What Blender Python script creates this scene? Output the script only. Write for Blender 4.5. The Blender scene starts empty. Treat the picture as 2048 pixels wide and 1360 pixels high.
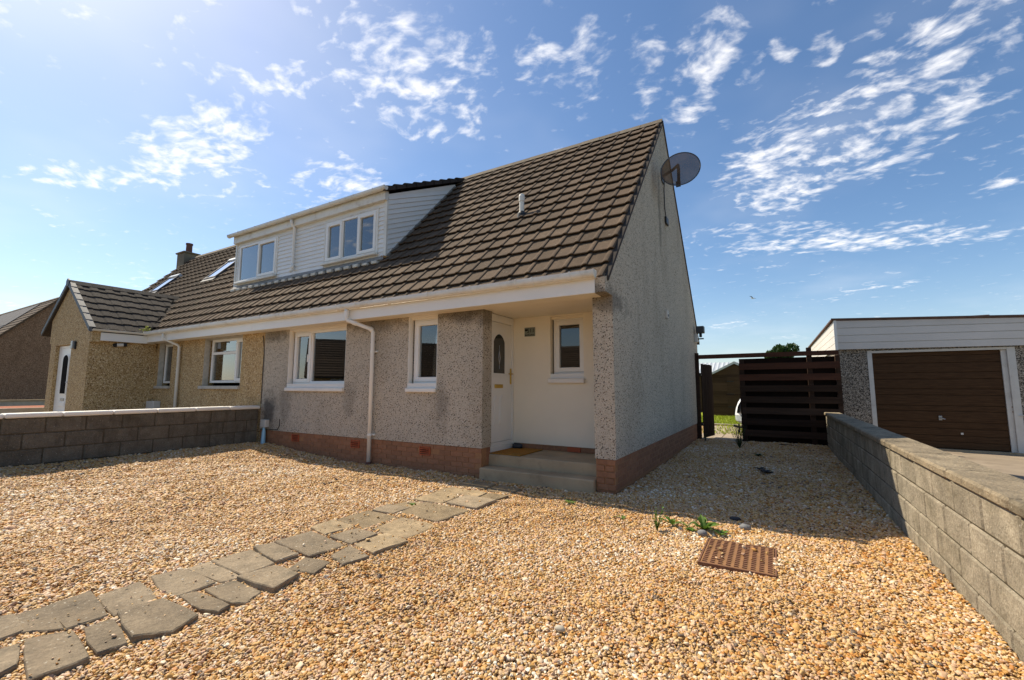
import bpy, bmesh, math, random
from mathutils import Matrix, Vector
import numpy as np
random.seed(7)
R = math.radians
scene = bpy.context.scene
C = scene.collection

# ------------------------------------------------------------------ camera
cam = bpy.data.cameras.new('camera'); camo = bpy.data.objects.new('camera', cam); C.objects.link(camo)
cam.sensor_width = 36.0; cam.lens = 15.5447; cam.clip_start = 0.05; cam.clip_end = 2000
camo.matrix_world = Matrix(((0.86165, 0.05249, 0.50478, 1.7166), (0.50750, -0.09380, -0.85653, -5.4340),
                            (0.00238, 0.99421, -0.10746, 1.30), (0, 0, 0, 1)))
scene.camera = camo
# ------------------------------------------------------------------ light
SUN = Vector((-0.89, 0.075, 1.0)).normalized()
EL = math.asin(SUN.z); AZ = math.atan2(SUN.x, SUN.y)
world = bpy.data.worlds.new('World'); scene.world = world; world.use_nodes = True
SKY_STRENGTH = 0.125; CLOUD_V = 8.0
sun = bpy.data.lights.new('sun', 'SUN'); suno = bpy.data.objects.new('sun', sun); C.objects.link(suno)
sun.energy = 5.0; sun.angle = R(0.6); sun.color = (1.0, 0.89, 0.70)
suno.rotation_euler = SUN.to_track_quat('Z', 'Y').to_euler(); suno.location = (-20, 3, 25)
vs = scene.view_settings
vs.view_transform = 'Standard'; vs.look = 'None'; vs.gamma = 1.0; vs.use_curve_mapping = False; vs.exposure = 0.38
scene.cycles.use_denoising = True
scene.cycles.max_bounces = 8; scene.cycles.transparent_max_bounces = 12

# ------------------------------------------------------------------ node helpers
class NT:
    def __init__(s, tree): s.t = tree
    def n(s, typ, ins=None, **props):
        nd = s.t.nodes.new(typ)
        for k, v in props.items(): setattr(nd, k, v)
        for k, v in (ins or {}).items():
            sock = nd.inputs[k]
            if isinstance(v, bpy.types.NodeSocket): s.t.links.new(v, sock)
            else:
                try: sock.default_value = v
                except Exception: sock.default_value = (*v, 1.0)
        return nd
    def math(s, op, a, b=0.0, clamp=False):
        return s.n('ShaderNodeMath', {0: a, 1: b}, operation=op, use_clamp=clamp).outputs[0]
    def mix(s, f, a, b):
        nd = s.n('ShaderNodeMix', data_type='RGBA')
        for i, v in ((0, f), (6, a), (7, b)):
            if isinstance(v, bpy.types.NodeSocket): s.t.links.new(v, nd.inputs[i])
            elif i == 0: nd.inputs[i].default_value = v
            else: nd.inputs[i].default_value = (*v, 1.0) if len(v) == 3 else v
        return nd.outputs[2]
    def ramp(s, f, stops, interp='LINEAR'):
        nd = s.n('ShaderNodeValToRGB', {0: f}); cr = nd.color_ramp; cr.interpolation = interp
        while len(cr.elements) < len(stops): cr.elements.new(0.5)
        for e, (p, col) in zip(cr.elements, stops):
            e.position = p; e.color = (*col, 1.0) if len(col) == 3 else col
        return nd.outputs[0]
    def mapr(s, v, a, b, c=0.0, d=1.0, smooth=False):
        nd = s.n('ShaderNodeMapRange', {0: v, 1: a, 2: b, 3: c, 4: d})
        if smooth: nd.interpolation_type = 'SMOOTHSTEP'
        return nd.outputs[0]

# ------------------------------------------------------------------ sky
def build_sky():
    w = NT(world.node_tree); world.node_tree.nodes.clear()
    out = w.n('ShaderNodeOutputWorld')
    sky = w.n('ShaderNodeTexSky', sky_type='NISHITA', sun_disc=False, sun_elevation=EL, sun_rotation=AZ,
              altitude=20.0, air_density=1.0, dust_density=0.6, ozone_density=2.2)
    tc = w.n('ShaderNodeTexCoord')
    sep = w.n('ShaderNodeSeparateXYZ', {0: tc.outputs['Generated']})
    zz = w.math('ADD', w.math('MAXIMUM', sep.outputs[2], 0.0), 0.12)
    px = w.math('DIVIDE', sep.outputs[0], zz); py = w.math('DIVIDE', sep.outputs[1], zz)
    p = w.n('ShaderNodeCombineXYZ', {0: px, 1: py, 2: 0.0}).outputs[0]
    clusters = CLOUDS
    tot = None
    for (cx, cy, a, b, c_, d, s) in clusters:
        q = w.n('ShaderNodeVectorMath', {0: p, 1: (cx, cy, 0)}, operation='SUBTRACT').outputs[0]
        u = w.n('ShaderNodeVectorMath', {0: q, 1: (a, b, 0)}, operation='DOT_PRODUCT').outputs['Value']
        v = w.n('ShaderNodeVectorMath', {0: q, 1: (c_, d, 0)}, operation='DOT_PRODUCT').outputs['Value']
        r2 = w.math('ADD', w.math('MULTIPLY', u, u), w.math('MULTIPLY', v, v))
        m = w.mapr(r2, 0.0, 2.2, s, 0.0, True)
        tot = m if tot is None else w.math('MAXIMUM', tot, m)
    # the same kind of broken cloud over the rest of the sky
    wide = w.n('ShaderNodeTexNoise', {'Vector': p, 'Scale': 1.7, 'Detail': 2.0, 'Roughness': 0.5}).outputs[0]
    tot = w.math('MAXIMUM', tot, w.mapr(wide, 0.54, 0.72, 0.0, 0.7, True))
    warp = w.n('ShaderNodeTexNoise', {'Vector': p, 'Scale': 3.0, 'Detail': 3.0})
    pw = w.n('ShaderNodeVectorMath', {0: p, 1: w.n('ShaderNodeVectorMath', {0: warp.outputs['Color'], 'Scale': 0.16}, operation='SCALE').outputs[0]}, operation='ADD').outputs[0]
    mp = w.n('ShaderNodeMapping', {0: pw, 'Rotation': (0, 0, R(-52)), 'Scale': (1.0, 1.35, 1.0)}).outputs[0]
    n1 = w.n('ShaderNodeTexNoise', {'Vector': mp, 'Scale': 17.0, 'Detail': 6.0, 'Roughness': 0.53}).outputs[0]
    n2 = w.n('ShaderNodeTexNoise', {'Vector': mp, 'Scale': 5.0, 'Detail': 6.0, 'Roughness': 0.6}).outputs[0]
    nn = w.math('ADD', w.math('MULTIPLY', n1, 0.72), w.math('MULTIPLY', n2, 0.28))
    dens = w.math('ADD', w.math('MULTIPLY', tot, 0.36), w.math('MULTIPLY', nn, 1.7))
    cl = w.mapr(dens, 0.97, 1.50, 0.0, 0.86, True)
    fade = w.mapr(sep.outputs[2], 0.03, 0.16, 0.0, 1.0, True)
    cl = w.math('MULTIPLY', cl, fade)
    # thin high veil
    veil = w.n('ShaderNodeTexNoise', {'Vector': p, 'Scale': 0.9, 'Detail': 4.0, 'Roughness': 0.55}).outputs[0]
    cl = w.math('MAXIMUM', cl, w.mapr(veil, 0.45, 0.85, 0.0, 0.22, True))
    # low pale air near the horizon
    hz = w.mapr(sep.outputs[2], 0.0, 0.22, 0.25, 0.0, True)
    skc = w.n('ShaderNodeHueSaturation', {'Saturation': 1.12, 'Value': 0.92, 'Color': sky.outputs[0]}).outputs[0]
    base = w.mix(hz, skc, (4.2, 4.9, 5.8))
    ccol = w.mix(cl, base, (CLOUD_V, CLOUD_V * 0.98, CLOUD_V * 0.97))
    bg = w.n('ShaderNodeBackground', {0: ccol, 1: SKY_STRENGTH})
    w.t.links.new(bg.outputs[0], out.inputs[0])
CLOUDS = [[-1.568, 0.644, 2.682, 4.437, -2.066, 6.927, 1.0], [-2.013, 0.532, 1.231, 4.437, -7.65, 7.352, 0.95], [-1.141, 0.606, 3.246, 6.77, -7.32, 7.278, 0.8], [-0.836, 0.813, 2.511, 3.335, -3.267, 2.956, 0.72], [-0.818, 0.649, 17.658, 15.575, -3.397, 8.74, 0.8], [-1.315, 1.079, 6.032, 8.135, -7.782, 6.79, 1.0], [-0.742, 0.983, 9.128, 6.744, -3.782, 6.328, 0.7], [-0.491, 0.961, 11.318, 5.826, -6.332, 11.068, 0.7], [-0.134, 1.206, 11.873, 6.197, -4.518, 3.233, 1.0], [0.058, 1.639, 4.272, -1.177, 4.54, 5.045, 0.85], [0.375, 1.539, 4.884, -1.894, 1.964, 3.24, 0.75], [0.091, 1.869, 5.417, -0.887, 1.922, 4.563, 0.95], [0.335, 1.767, 5.553, -1.618, 2.672, 5.888, 0.75], [0.415, 2.526, 2.099, -0.324, -1.392, 7.269, 0.95], [0.061, 2.272, 2.892, -0.065, -3.289, 12.738, 0.7], [0.065, 1.192, 32.155, -0.37, -11.627, 22.776, 0.9], [0.153, 1.252, 30.554, -11.085, 6.727, 13.721, 0.9], [0.715, 2.169, 16.451, -6.043, 6.128, 14.661, 0.8], [-0.011, 1.25, 27.26, 8.282, -12.978, 11.438, 0.6], [0.439, 1.31, 11.303, -5.892, 5.207, 6.874, 0.6], [-1.521, 1.069, 3.074, 6.54, -18.997, 0.815, 0.7], [-0.357, 0.992, 16.945, 9.365, -4.363, 5.04, 0.65], [-0.241, 1.129, 19.153, 4.569, -4.26, 7.93, 0.7], [-1.597, 0.835, 3.274, 9.684, -18.091, -0.283, 0.6]]
build_sky()

# ------------------------------------------------------------------ materials
MATS = {}
def mat(name):
    m = bpy.data.materials.new(name); m.use_nodes = True; t = NT(m.node_tree); m.node_tree.nodes.clear()
    out = t.n('ShaderNodeOutputMaterial'); b = t.n('ShaderNodeBsdfPrincipled'); t.t.links.new(b.outputs[0], out.inputs[0])
    MATS[name] = m
    return m, t, b
def setc(t, b, col, rough=0.8, spec=0.3, bump=None, dist=0.01, strength=1.0):
    for k, v in (('Base Color', col), ('Roughness', rough), ('Specular IOR Level', spec)):
        if isinstance(v, bpy.types.NodeSocket): t.t.links.new(v, b.inputs[k])
        else: b.inputs[k].default_value = (*v, 1.0) if isinstance(v, tuple) and len(v) == 3 else v
    if bump is not None:
        bn = t.n('ShaderNodeBump', {'Strength': strength, 'Distance': dist, 'Height': bump})
        t.t.links.new(bn.outputs[0], b.inputs['Normal'])
def gcoord(t): return t.n('ShaderNodeNewGeometry').outputs['Position']
def island(t): return t.math('FRACT', t.math('ADD', t.n('ShaderNodeNewGeometry').outputs['Random Per Island'], t.n('ShaderNodeObjectInfo').outputs['Random']))
def noise(t, v, s, d=4.0, r=0.55): return t.n('ShaderNodeTexNoise', {'Vector': v, 'Scale': s, 'Detail': d, 'Roughness': r}).outputs[0]

def dash_mat(name, scale, stops, stain=(0.55, 0.52, 0.48), stain_amt=0.35, bumpd=0.008, patch=None, chips=None):
    m, t, b = mat(name); v = gcoord(t)
    vo = t.n('ShaderNodeTexVoronoi', {'Vector': v, 'Scale': scale, 'Randomness': 1.0})
    rnd = t.n('ShaderNodeSeparateColor', {0: vo.outputs['Color']}).outputs[0]
    col = t.ramp(rnd, stops, 'CONSTANT')
    if chips:
        v2 = t.n('ShaderNodeTexVoronoi', {'Vector': t.n('ShaderNodeMapping', {0: v, 'Rotation': (0.6, 0.4, 0.3)}).outputs[0], 'Scale': chips, 'Randomness': 1.0})
        r2 = t.n('ShaderNodeSeparateColor', {0: v2.outputs['Color']}).outputs[1]
        k2 = t.math('MULTIPLY', t.mapr(v2.outputs['Distance'], 0.38, 0.46, 1.0, 0.0), t.mapr(r2, 0.25, 0.26, 1.0, 0.0))
        col = t.mix(k2, col, t.ramp(r2, [(0.0, (0.018, 0.015, 0.013)), (0.10, (0.04, 0.03, 0.024)), (0.18, (0.15, 0.08, 0.045))], 'CONSTANT'))
    gap = t.mapr(vo.outputs['Distance'], 0.35, 0.75, 1.0, 0.82)
    col = t.n('ShaderNodeVectorMath', {0: col, 'Scale': gap}, operation='SCALE').outputs[0]
    st = t.mapr(noise(t, t.n('ShaderNodeMapping', {0: v, 'Scale': (1, 1, 0.45)}).outputs[0], 1.3, 5, 0.62), 0.45, 0.72, 0.0, stain_amt, True)
    dk = t.n('ShaderNodeVectorMath', {0: col, 1: stain}, operation='MULTIPLY').outputs[0]
    col = t.mix(st, col, dk)
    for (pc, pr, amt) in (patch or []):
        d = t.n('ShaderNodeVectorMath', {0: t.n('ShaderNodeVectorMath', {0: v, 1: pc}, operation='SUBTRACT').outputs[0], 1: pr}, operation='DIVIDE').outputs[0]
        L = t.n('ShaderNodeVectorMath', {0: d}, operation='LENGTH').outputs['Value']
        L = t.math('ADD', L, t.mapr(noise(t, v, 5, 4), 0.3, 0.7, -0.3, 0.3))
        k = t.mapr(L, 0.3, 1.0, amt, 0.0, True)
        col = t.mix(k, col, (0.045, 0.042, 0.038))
    h = t.mapr(vo.outputs['Distance'], 0.0, 0.7, 1.0, 0.0)
    setc(t, b, col, 0.85, 0.25, h, bumpd, 0.9)
dash_mat('dash_grey', 125, [(0.0, (0.33, 0.25, 0.16)), (0.06, (0.63, 0.53, 0.40)), (0.4, (0.70, 0.60, 0.465)), (0.7, (0.55, 0.46, 0.35)), (0.86, (0.78, 0.70, 0.57))], chips=54,
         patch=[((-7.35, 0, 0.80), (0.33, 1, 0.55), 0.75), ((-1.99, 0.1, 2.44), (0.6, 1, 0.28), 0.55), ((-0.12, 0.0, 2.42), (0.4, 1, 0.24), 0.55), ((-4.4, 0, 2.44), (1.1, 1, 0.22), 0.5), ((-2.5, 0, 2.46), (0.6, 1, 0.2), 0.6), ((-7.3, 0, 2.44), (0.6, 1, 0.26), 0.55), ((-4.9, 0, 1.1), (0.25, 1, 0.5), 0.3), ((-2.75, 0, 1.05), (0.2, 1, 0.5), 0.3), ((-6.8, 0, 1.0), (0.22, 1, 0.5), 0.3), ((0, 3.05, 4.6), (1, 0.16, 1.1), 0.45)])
dash_mat('dash_tan', 60, [(0.0, (0.22, 0.12, 0.045)), (0.12, (0.52, 0.345, 0.155)), (0.4, (0.64, 0.45, 0.225)), (0.68, (0.44, 0.285, 0.125)), (0.88, (0.76, 0.60, 0.37))])
dash_mat('dash_brown', 40, [(0.0, (0.14, 0.075, 0.04)), (0.2, (0.32, 0.19, 0.11)), (0.6, (0.27, 0.16, 0.092)), (0.88, (0.40, 0.26, 0.16))])
dash_mat('dash_garage', 75, [(0.0, (0.05, 0.042, 0.034)), (0.28, (0.20, 0.165, 0.125)), (0.5, (0.38, 0.325, 0.255)), (0.78, (0.56, 0.49, 0.40))])

def simple_mat(name, col, rough=0.6, spec=0.4, var=0.12, scale=6.0, bump_scale=40.0, bumpd=0.0, isl=0.0, dirt=None, dirt_amt=0.0, stretch=(1, 1, 1), metallic=0.0):
    m, t, b = mat(name); v = t.n('ShaderNodeMapping', {0: gcoord(t), 'Scale': stretch}).outputs[0]
    n = noise(t, v, scale, 5, 0.6)
    f = t.mapr(n, 0.25, 0.75, 1.0 - var, 1.0 + var)
    if isl: f = t.math('MULTIPLY', f, t.mapr(island(t), 0, 1, 1.0 - isl, 1.0 + isl))
    c = t.n('ShaderNodeVectorMath', {0: col, 'Scale': f}, operation='SCALE').outputs[0]
    if dirt:
        k = t.mapr(noise(t, v, scale * 0.5, 6, 0.7), 0.46, 0.78, 0.0, dirt_amt, True)
        c = t.mix(k, c, dirt)
    bp = noise(t, v, bump_scale, 4, 0.6) if bumpd else None
    setc(t, b, c, rough, spec, bp, bumpd or 0.01)
    b.inputs['Metallic'].default_value = metallic
    return m
simple_mat('upvc', (0.82, 0.79, 0.73), 0.35, 0.5, 0.03, 3.0)
simple_mat('upvc_old', (0.74, 0.71, 0.63), 0.45, 0.45, 0.08, 5.0, dirt=(0.36, 0.28, 0.15), dirt_amt=0.7)
simple_mat('garage_upvc', (0.66, 0.61, 0.55), 0.45, 0.35, 0.05, 3.0, isl=0.03)
simple_mat('cladding', (0.76, 0.74, 0.69), 0.4, 0.45, 0.05, 3.0, isl=0.03, dirt=(0.5, 0.46, 0.36), dirt_amt=0.25)
simple_mat('cream_paint', (0.86, 0.77, 0.61), 0.7, 0.3, 0.03, 2.0, bump_scale=90, bumpd=0.0015)
simple_mat('white_paint', (0.83, 0.78, 0.70), 0.6, 0.35, 0.05, 5.0, bump_scale=60, bumpd=0.002, dirt=(0.5, 0.45, 0.38), dirt_amt=0.3)
simple_mat('stone_sill', (0.50, 0.46, 0.39), 0.8, 0.3, 0.25, 14.0, dirt=(0.14, 0.12, 0.08), dirt_amt=0.7)
simple_mat('brick', (0.32, 0.15, 0.078), 0.85, 0.25, 0.22, 22.0, bump_scale=160, bumpd=0.002, isl=0.12, dirt=(0.15, 0.09, 0.06), dirt_amt=0.6)
simple_mat('mortar', (0.36, 0.18, 0.085), 0.9, 0.2, 0.15, 30)
simple_mat('vent_red', (0.42, 0.10, 0.04), 0.7, 0.3, 0.1, 10)
simple_mat('concrete', (0.42, 0.315, 0.195), 0.9, 0.2, 0.22, 5.0, bump_scale=120, bumpd=0.003, dirt=(0.13, 0.10, 0.06), dirt_amt=0.85)
simple_mat('driveway', (0.30, 0.24, 0.175), 0.9, 0.2, 0.3, 3.0, bump_scale=90, bumpd=0.003, dirt=(0.10, 0.07, 0.05), dirt_amt=0.7)
simple_mat('wood_dark', (0.055, 0.031, 0.020), 0.85, 0.12, 0.35, 5.0, bump_scale=30, bumpd=0.002, isl=0.3, stretch=(0.25, 4, 4))
simple_mat('wood_gap_shade', (0.018, 0.011, 0.008), 0.9, 0.08, 0.3, 5.0, isl=0.3)  # rear slats: same fence wood, with the gap shade put into its colour
simple_mat('wood_red', (0.075, 0.030, 0.017), 0.8, 0.15, 0.3, 5.0, isl=0.3, stretch=(0.25, 4, 4))
simple_mat('gate_wood', (0.034, 0.022, 0.016), 0.95, 0.05, 0.3, 6.0, isl=0.3, stretch=(4, 4, 0.3))
simple_mat('shed_wood', (0.065, 0.040, 0.027), 0.9, 0.1, 0.3, 6.0, isl=0.25, stretch=(0.3, 4, 4))
simple_mat('metal_roof', (0.50, 0.53, 0.55), 0.45, 0.5, 0.1, 3.0)
simple_mat('black_plastic', (0.012, 0.012, 0.013), 0.45, 0.4, 0.2, 5.0)
simple_mat('matte_black', (0.012, 0.011, 0.010), 0.95, 0.05, 0.2, 5.0)  # plain matte black for the roof valley and porch door glazing
simple_mat('dark_grey', (0.055, 0.057, 0.062), 0.5, 0.4, 0.15, 5.0)
simple_mat('verge_grey', (0.085, 0.088, 0.095), 0.55, 0.4, 0.15, 5.0)
simple_mat('steel', (0.35, 0.34, 0.33), 0.4, 0.5, 0.1, 8.0, metallic=0.8)
simple_mat('brass', (0.55, 0.36, 0.08), 0.3, 0.5, 0.1, 8.0, metallic=0.9)
simple_mat('lead', (0.24, 0.225, 0.20), 0.6, 0.4, 0.25, 10.0)
simple_mat('flash_paint', (0.60, 0.56, 0.47), 0.7, 0.3, 0.25, 10.0)
simple_mat('doormat', (0.36, 0.17, 0.035), 0.95, 0.1, 0.3, 60.0, bump_scale=300, bumpd=0.004)
simple_mat('slate_sign', (0.20, 0.22, 0.18), 0.6, 0.4, 0.2, 20.0)
simple_mat('sign_ink', (0.01, 0.01, 0.01), 0.6, 0.3)
simple_mat('stone_grey', (0.20, 0.20, 0.20), 0.8, 0.3, 0.3, 25.0, bump_scale=60, bumpd=0.003)
simple_mat('stone_dark', (0.05, 0.05, 0.055), 0.8, 0.3, 0.3, 25.0)
simple_mat('rust', (0.27, 0.135, 0.055), 0.75, 0.35, 0.28, 14.0, bump_scale=120, bumpd=0.001, dirt=(0.16, 0.075, 0.05), dirt_amt=0.6)
simple_mat('rust_dark', (0.17, 0.08, 0.045), 0.75, 0.3, 0.25, 20.0)
simple_mat('soffit', (0.80, 0.72, 0.58), 0.5, 0.4, 0.03, 3.0)
simple_mat('pale_blue', (0.34, 0.58, 0.72), 0.4, 0.5, 0.1)
simple_mat('curtain', (0.80, 0.79, 0.76), 0.9, 0.1, 0.05)
simple_mat('blind', (0.55, 0.53, 0.44), 0.8, 0.2, 0.05)
simple_mat('lichen', (0.52, 0.30, 0.03), 0.95, 0.1, 0.3, 40)
simple_mat('moss', (0.27, 0.31, 0.035), 0.95, 0.1, 0.3, 40)
def m_slab(name, col):
    m, t, b = mat(name); v = gcoord(t)
    f = t.mapr(noise(t, v, 6, 6, 0.7), 0.25, 0.75, 0.62, 1.38)
    f = t.math('MULTIPLY', f, t.mapr(island(t), 0, 1, 0.72, 1.25))
    f = t.math('MULTIPLY', f, t.mapr(noise(t, v, 60, 4, 0.7), 0.3, 0.7, 0.78, 1.2))
    c = t.n('ShaderNodeVectorMath', {0: col, 'Scale': f}, operation='SCALE').outputs[0]
    c = t.mix(t.mapr(noise(t, v, 3.2, 5, 0.65), 0.48, 0.75, 0.0, 0.6, True), c, (0.27, 0.20, 0.125))
    c = t.mix(t.mapr(noise(t, v, 4.7, 5, 0.65), 0.55, 0.75, 0.0, 0.5, True), c, (0.075, 0.07, 0.05))
    c = t.mix(t.mapr(noise(t, v, 46, 2, 0.5), 0.66, 0.72, 0.0, 0.75), c, (0.48, 0.43, 0.34))
    setc(t, b, c, 0.85, 0.25, noise(t, v, 28, 7, 0.72), 0.012)
m_slab('slab_green', (0.265, 0.205, 0.135)); m_slab('slab_tan', (0.31, 0.23, 0.135))
simple_mat('chimney', (0.20, 0.17, 0.12), 0.9, 0.2, 0.3, 6.0, dirt=(0.08, 0.07, 0.05), dirt_amt=0.6)
simple_mat('clay_pot', (0.14, 0.065, 0.05), 0.8, 0.3, 0.2, 8.0)
simple_mat('garage_roof', (0.13, 0.085, 0.07), 0.9, 0.2, 0.3, 8.0)
simple_mat('old_white', (0.62, 0.59, 0.53), 0.6, 0.35, 0.1, 10.0, dirt=(0.25, 0.2, 0.14), dirt_amt=0.5)
simple_mat('trailer_white', (0.72, 0.74, 0.75), 0.35, 0.5, 0.05, 3.0)
simple_mat('trailer_grey', (0.36, 0.41, 0.44), 0.4, 0.5, 0.05, 3.0)
simple_mat('asphalt', (0.06, 0.06, 0.062), 0.9, 0.25, 0.2, 30.0, bump_scale=200, bumpd=0.004)
simple_mat('terrain', (0.13, 0.13, 0.08), 0.95, 0.1, 0.3, 0.6)
simple_mat('patio', (0.33, 0.27, 0.20), 0.9, 0.2, 0.2, 6.0, isl=0.15)
simple_mat('paving_edge', (0.42, 0.38, 0.30), 0.9, 0.2, 0.2, 6.0)
simple_mat('red_gravel', (0.33, 0.13, 0.075), 0.95, 0.1, 0.3, 20.0)
simple_mat('bark', (0.07, 0.05, 0.035), 0.9, 0.2, 0.3, 10.0)
simple_mat('bird_white', (0.75, 0.74, 0.72), 0.7, 0.3)
simple_mat('solar', (0.17, 0.16, 0.155), 0.85, 0.08, 0.1, 2.0)

def m_block(name, col, isl, dirt, dirt_amt):
    m, t, b = mat(name); v = gcoord(t)
    f = t.mapr(noise(t, v, 5, 7, 0.7), 0.25, 0.75, 0.62, 1.36)
    f = t.math('MULTIPLY', f, t.mapr(island(t), 0, 1, 1 - isl, 1 + isl))
    f = t.math('MULTIPLY', f, t.mapr(noise(t, v, 70, 4, 0.75), 0.3, 0.7, 0.66, 1.3))
    c = t.n('ShaderNodeVectorMath', {0: col, 'Scale': f}, operation='SCALE').outputs[0]
    k = t.mapr(noise(t, v, 1.9, 6, 0.7), 0.45, 0.75, 0.0, dirt_amt, True)
    c = t.mix(k, c, dirt)
    sp = t.mapr(noise(t, v, 70, 2, 0.5), 0.70, 0.74, 0.0, 0.8)
    c = t.mix(sp, c, (0.55, 0.52, 0.44))
    sv = t.n('ShaderNodeMapping', {0: v, 'Scale': (5, 5, 0.7)}).outputs[0]
    c = t.mix(t.mapr(noise(t, sv, 1.6, 5, 0.65), 0.50, 0.74, 0.0, 0.55, True), c, (dirt[0] * 0.7, dirt[1] * 0.7, dirt[2] * 0.65))
    c = t.mix(t.mapr(noise(t, v, 11, 5, 0.7), 0.60, 0.74, 0.0, 0.5, True), c, (col[0] * 1.35, col[1] * 1.33, col[2] * 1.25))
    hb = t.math('ADD', t.math('MULTIPLY', noise(t, v, 60, 6, 0.75), 0.4), noise(t, v, 18, 5, 0.7))
    setc(t, b, c, 0.92, 0.2, hb, 0.022)
m_block('block_light', (0.32, 0.275, 0.205), 0.14, (0.13, 0.11, 0.07), 0.85)
m_block('block_dark', (0.160, 0.135, 0.102), 0.10, (0.075, 0.062, 0.045), 0.7)
m_block('coping', (0.30, 0.24, 0.16), 0.12, (0.10, 0.085, 0.06), 0.85)
simple_mat('block_mortar', (0.085, 0.07, 0.048), 0.95, 0.1, 0.3, 20)

def m_tile(name, col, isl, lich):
    m, t, b = mat(name); v = gcoord(t)
    f = t.mapr(noise(t, v, 9, 5, 0.6), 0.25, 0.75, 0.80, 1.2)
    f = t.math('MULTIPLY', f, t.mapr(island(t), 0, 1, 1 - isl, 1 + isl))
    f = t.math('MULTIPLY', f, t.mapr(noise(t, v, 150, 2, 0.6), 0.3, 0.7, 0.78, 1.2))
    c = t.n('ShaderNodeVectorMath', {0: col, 'Scale': f}, operation='SCALE').outputs[0]
    k = t.mapr(noise(t, v, 2.3, 5, 0.65), 0.48, 0.74, 0.0, 0.5, True)
    c = t.mix(k, c, (col[0] * 0.45, col[1] * 0.45, col[2] * 0.45))
    k2 = t.math('MULTIPLY', t.mapr(noise(t, v, 26, 4, 0.65), 0.62, 0.72, 0.0, 1.0), t.mapr(noise(t, v, 1.7, 3, 0.5), 0.40, 0.62, 0.0, lich))
    c = t.mix(k2, c, (0.42, 0.38, 0.30))
    setc(t, b, c, 0.9, 0.22, noise(t, v, 220, 3, 0.6), 0.003)
m_tile('tile_brown', (0.106, 0.071, 0.045), 0.22, 1.0)
m_tile('tile_dark', (0.045, 0.036, 0.030), 0.2, 0.5)
m_tile('ridge', (0.175, 0.140, 0.100), 0.12, 0.8)

def m_leaf(name, col, var=0.35):
    m, t, b = mat(name); v = gcoord(t)
    f = t.math('MULTIPLY', t.mapr(island(t), 0, 1, 1 - var, 1 + var), t.mapr(noise(t, v, 12), 0.3, 0.7, 0.85, 1.15))
    c = t.n('ShaderNodeVectorMath', {0: col, 'Scale': f}, operation='SCALE').outputs[0]
    setc(t, b, c, 0.55, 0.3)
    b.inputs['Subsurface Weight'].default_value = 0.0
    tr = t.n('ShaderNodeBsdfTranslucent', {0: c}); mx = t.n('ShaderNodeMixShader', {0: 0.3, 1: b.outputs[0], 2: tr.outputs[0]})
    t.t.links.new(mx.outputs[0], [n for n in t.t.nodes if n.type == 'OUTPUT_MATERIAL'][0].inputs[0])
m_leaf('leaf', (0.10, 0.19, 0.022)); m_leaf('leaf_dark', (0.035, 0.07, 0.018)); m_leaf('leaf_dry', (0.03, 0.028, 0.025)); m_leaf('grass', (0.30, 0.36, 0.03), 0.4)
m_leaf('flower', (0.75, 0.40, 0.01), 0.1)

def m_glass(name, tint, boost, refl=(1, 1, 1)):
    m = bpy.data.materials.new(name); m.use_nodes = True; t = NT(m.node_tree); m.node_tree.nodes.clear(); MATS[name] = m
    out = t.n('ShaderNodeOutputMaterial')
    fr = t.n('ShaderNodeFresnel', {0: 1.5}).outputs[0]
    f = t.math('MULTIPLY', fr, boost, True)
    tr = t.n('ShaderNodeBsdfTransparent', {0: (*tint, 1)}); gl = t.n('ShaderNodeBsdfGlossy', {0: (*refl, 1), 'Roughness': 0.012})
    mx = t.n('ShaderNodeMixShader', {0: f, 1: tr.outputs[0], 2: gl.outputs[0]})
    t.t.links.new(mx.outputs[0], out.inputs[0])
m_glass('glass', (0.80, 0.82, 0.82), 2.9)
m_glass('glass_dark', (0.25, 0.26, 0.27), 2.2)
m_glass('skylight_glass', (0.10, 0.11, 0.12), 9.0)

def m_dish():
    m = bpy.data.materials.new('dish_mesh'); m.use_nodes = True; t = NT(m.node_tree); m.node_tree.nodes.clear(); MATS['dish_mesh'] = m
    out = t.n('ShaderNodeOutputMaterial'); v = gcoord(t)
    c = t.ramp(noise(t, v, 3.2, 5, 0.6), [(0.35, (0.075, 0.05, 0.038)), (0.55, (0.15, 0.095, 0.06)), (0.7, (0.24, 0.15, 0.10))])
    d = t.n('ShaderNodeBsdfDiffuse', {0: c}); tr = t.n('ShaderNodeBsdfTransparent', {0: (0.62, 0.58, 0.55, 1)})
    mx = t.n('ShaderNodeMixShader', {0: 0.70, 1: tr.outputs[0], 2: d.outputs[0]})
    t.t.links.new(mx.outputs[0], out.inputs[0])
m_dish()

def m_pebble():
    m, t, b = mat('pebble')
    a = t.n('ShaderNodeAttribute', attribute_type='INSTANCER', attribute_name='col')
    c = t.ramp(a.outputs['Fac'], [(0.0, (0.13, 0.095, 0.07)), (0.06, (0.27, 0.17, 0.09)), (0.12, (0.44, 0.175, 0.032)), (0.24, (0.52, 0.265, 0.065)), (0.38, (0.565, 0.345, 0.12)), (0.54, (0.59, 0.39, 0.175)), (0.68, (0.605, 0.41, 0.235)), (0.80, (0.57, 0.35, 0.22)), (0.90, (0.66, 0.51, 0.33)), (1.0, (0.80, 0.71, 0.56))])
    n = noise(t, t.n('ShaderNodeTexCoord').outputs['Object'], 2.5, 4, 0.6)
    c = t.n('ShaderNodeVectorMath', {0: c, 'Scale': t.mapr(n, 0.3, 0.7, 0.78, 1.18)}, operation='SCALE').outputs[0]
    setc(t, b, c, 0.62, 0.35)
m_pebble()
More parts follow.
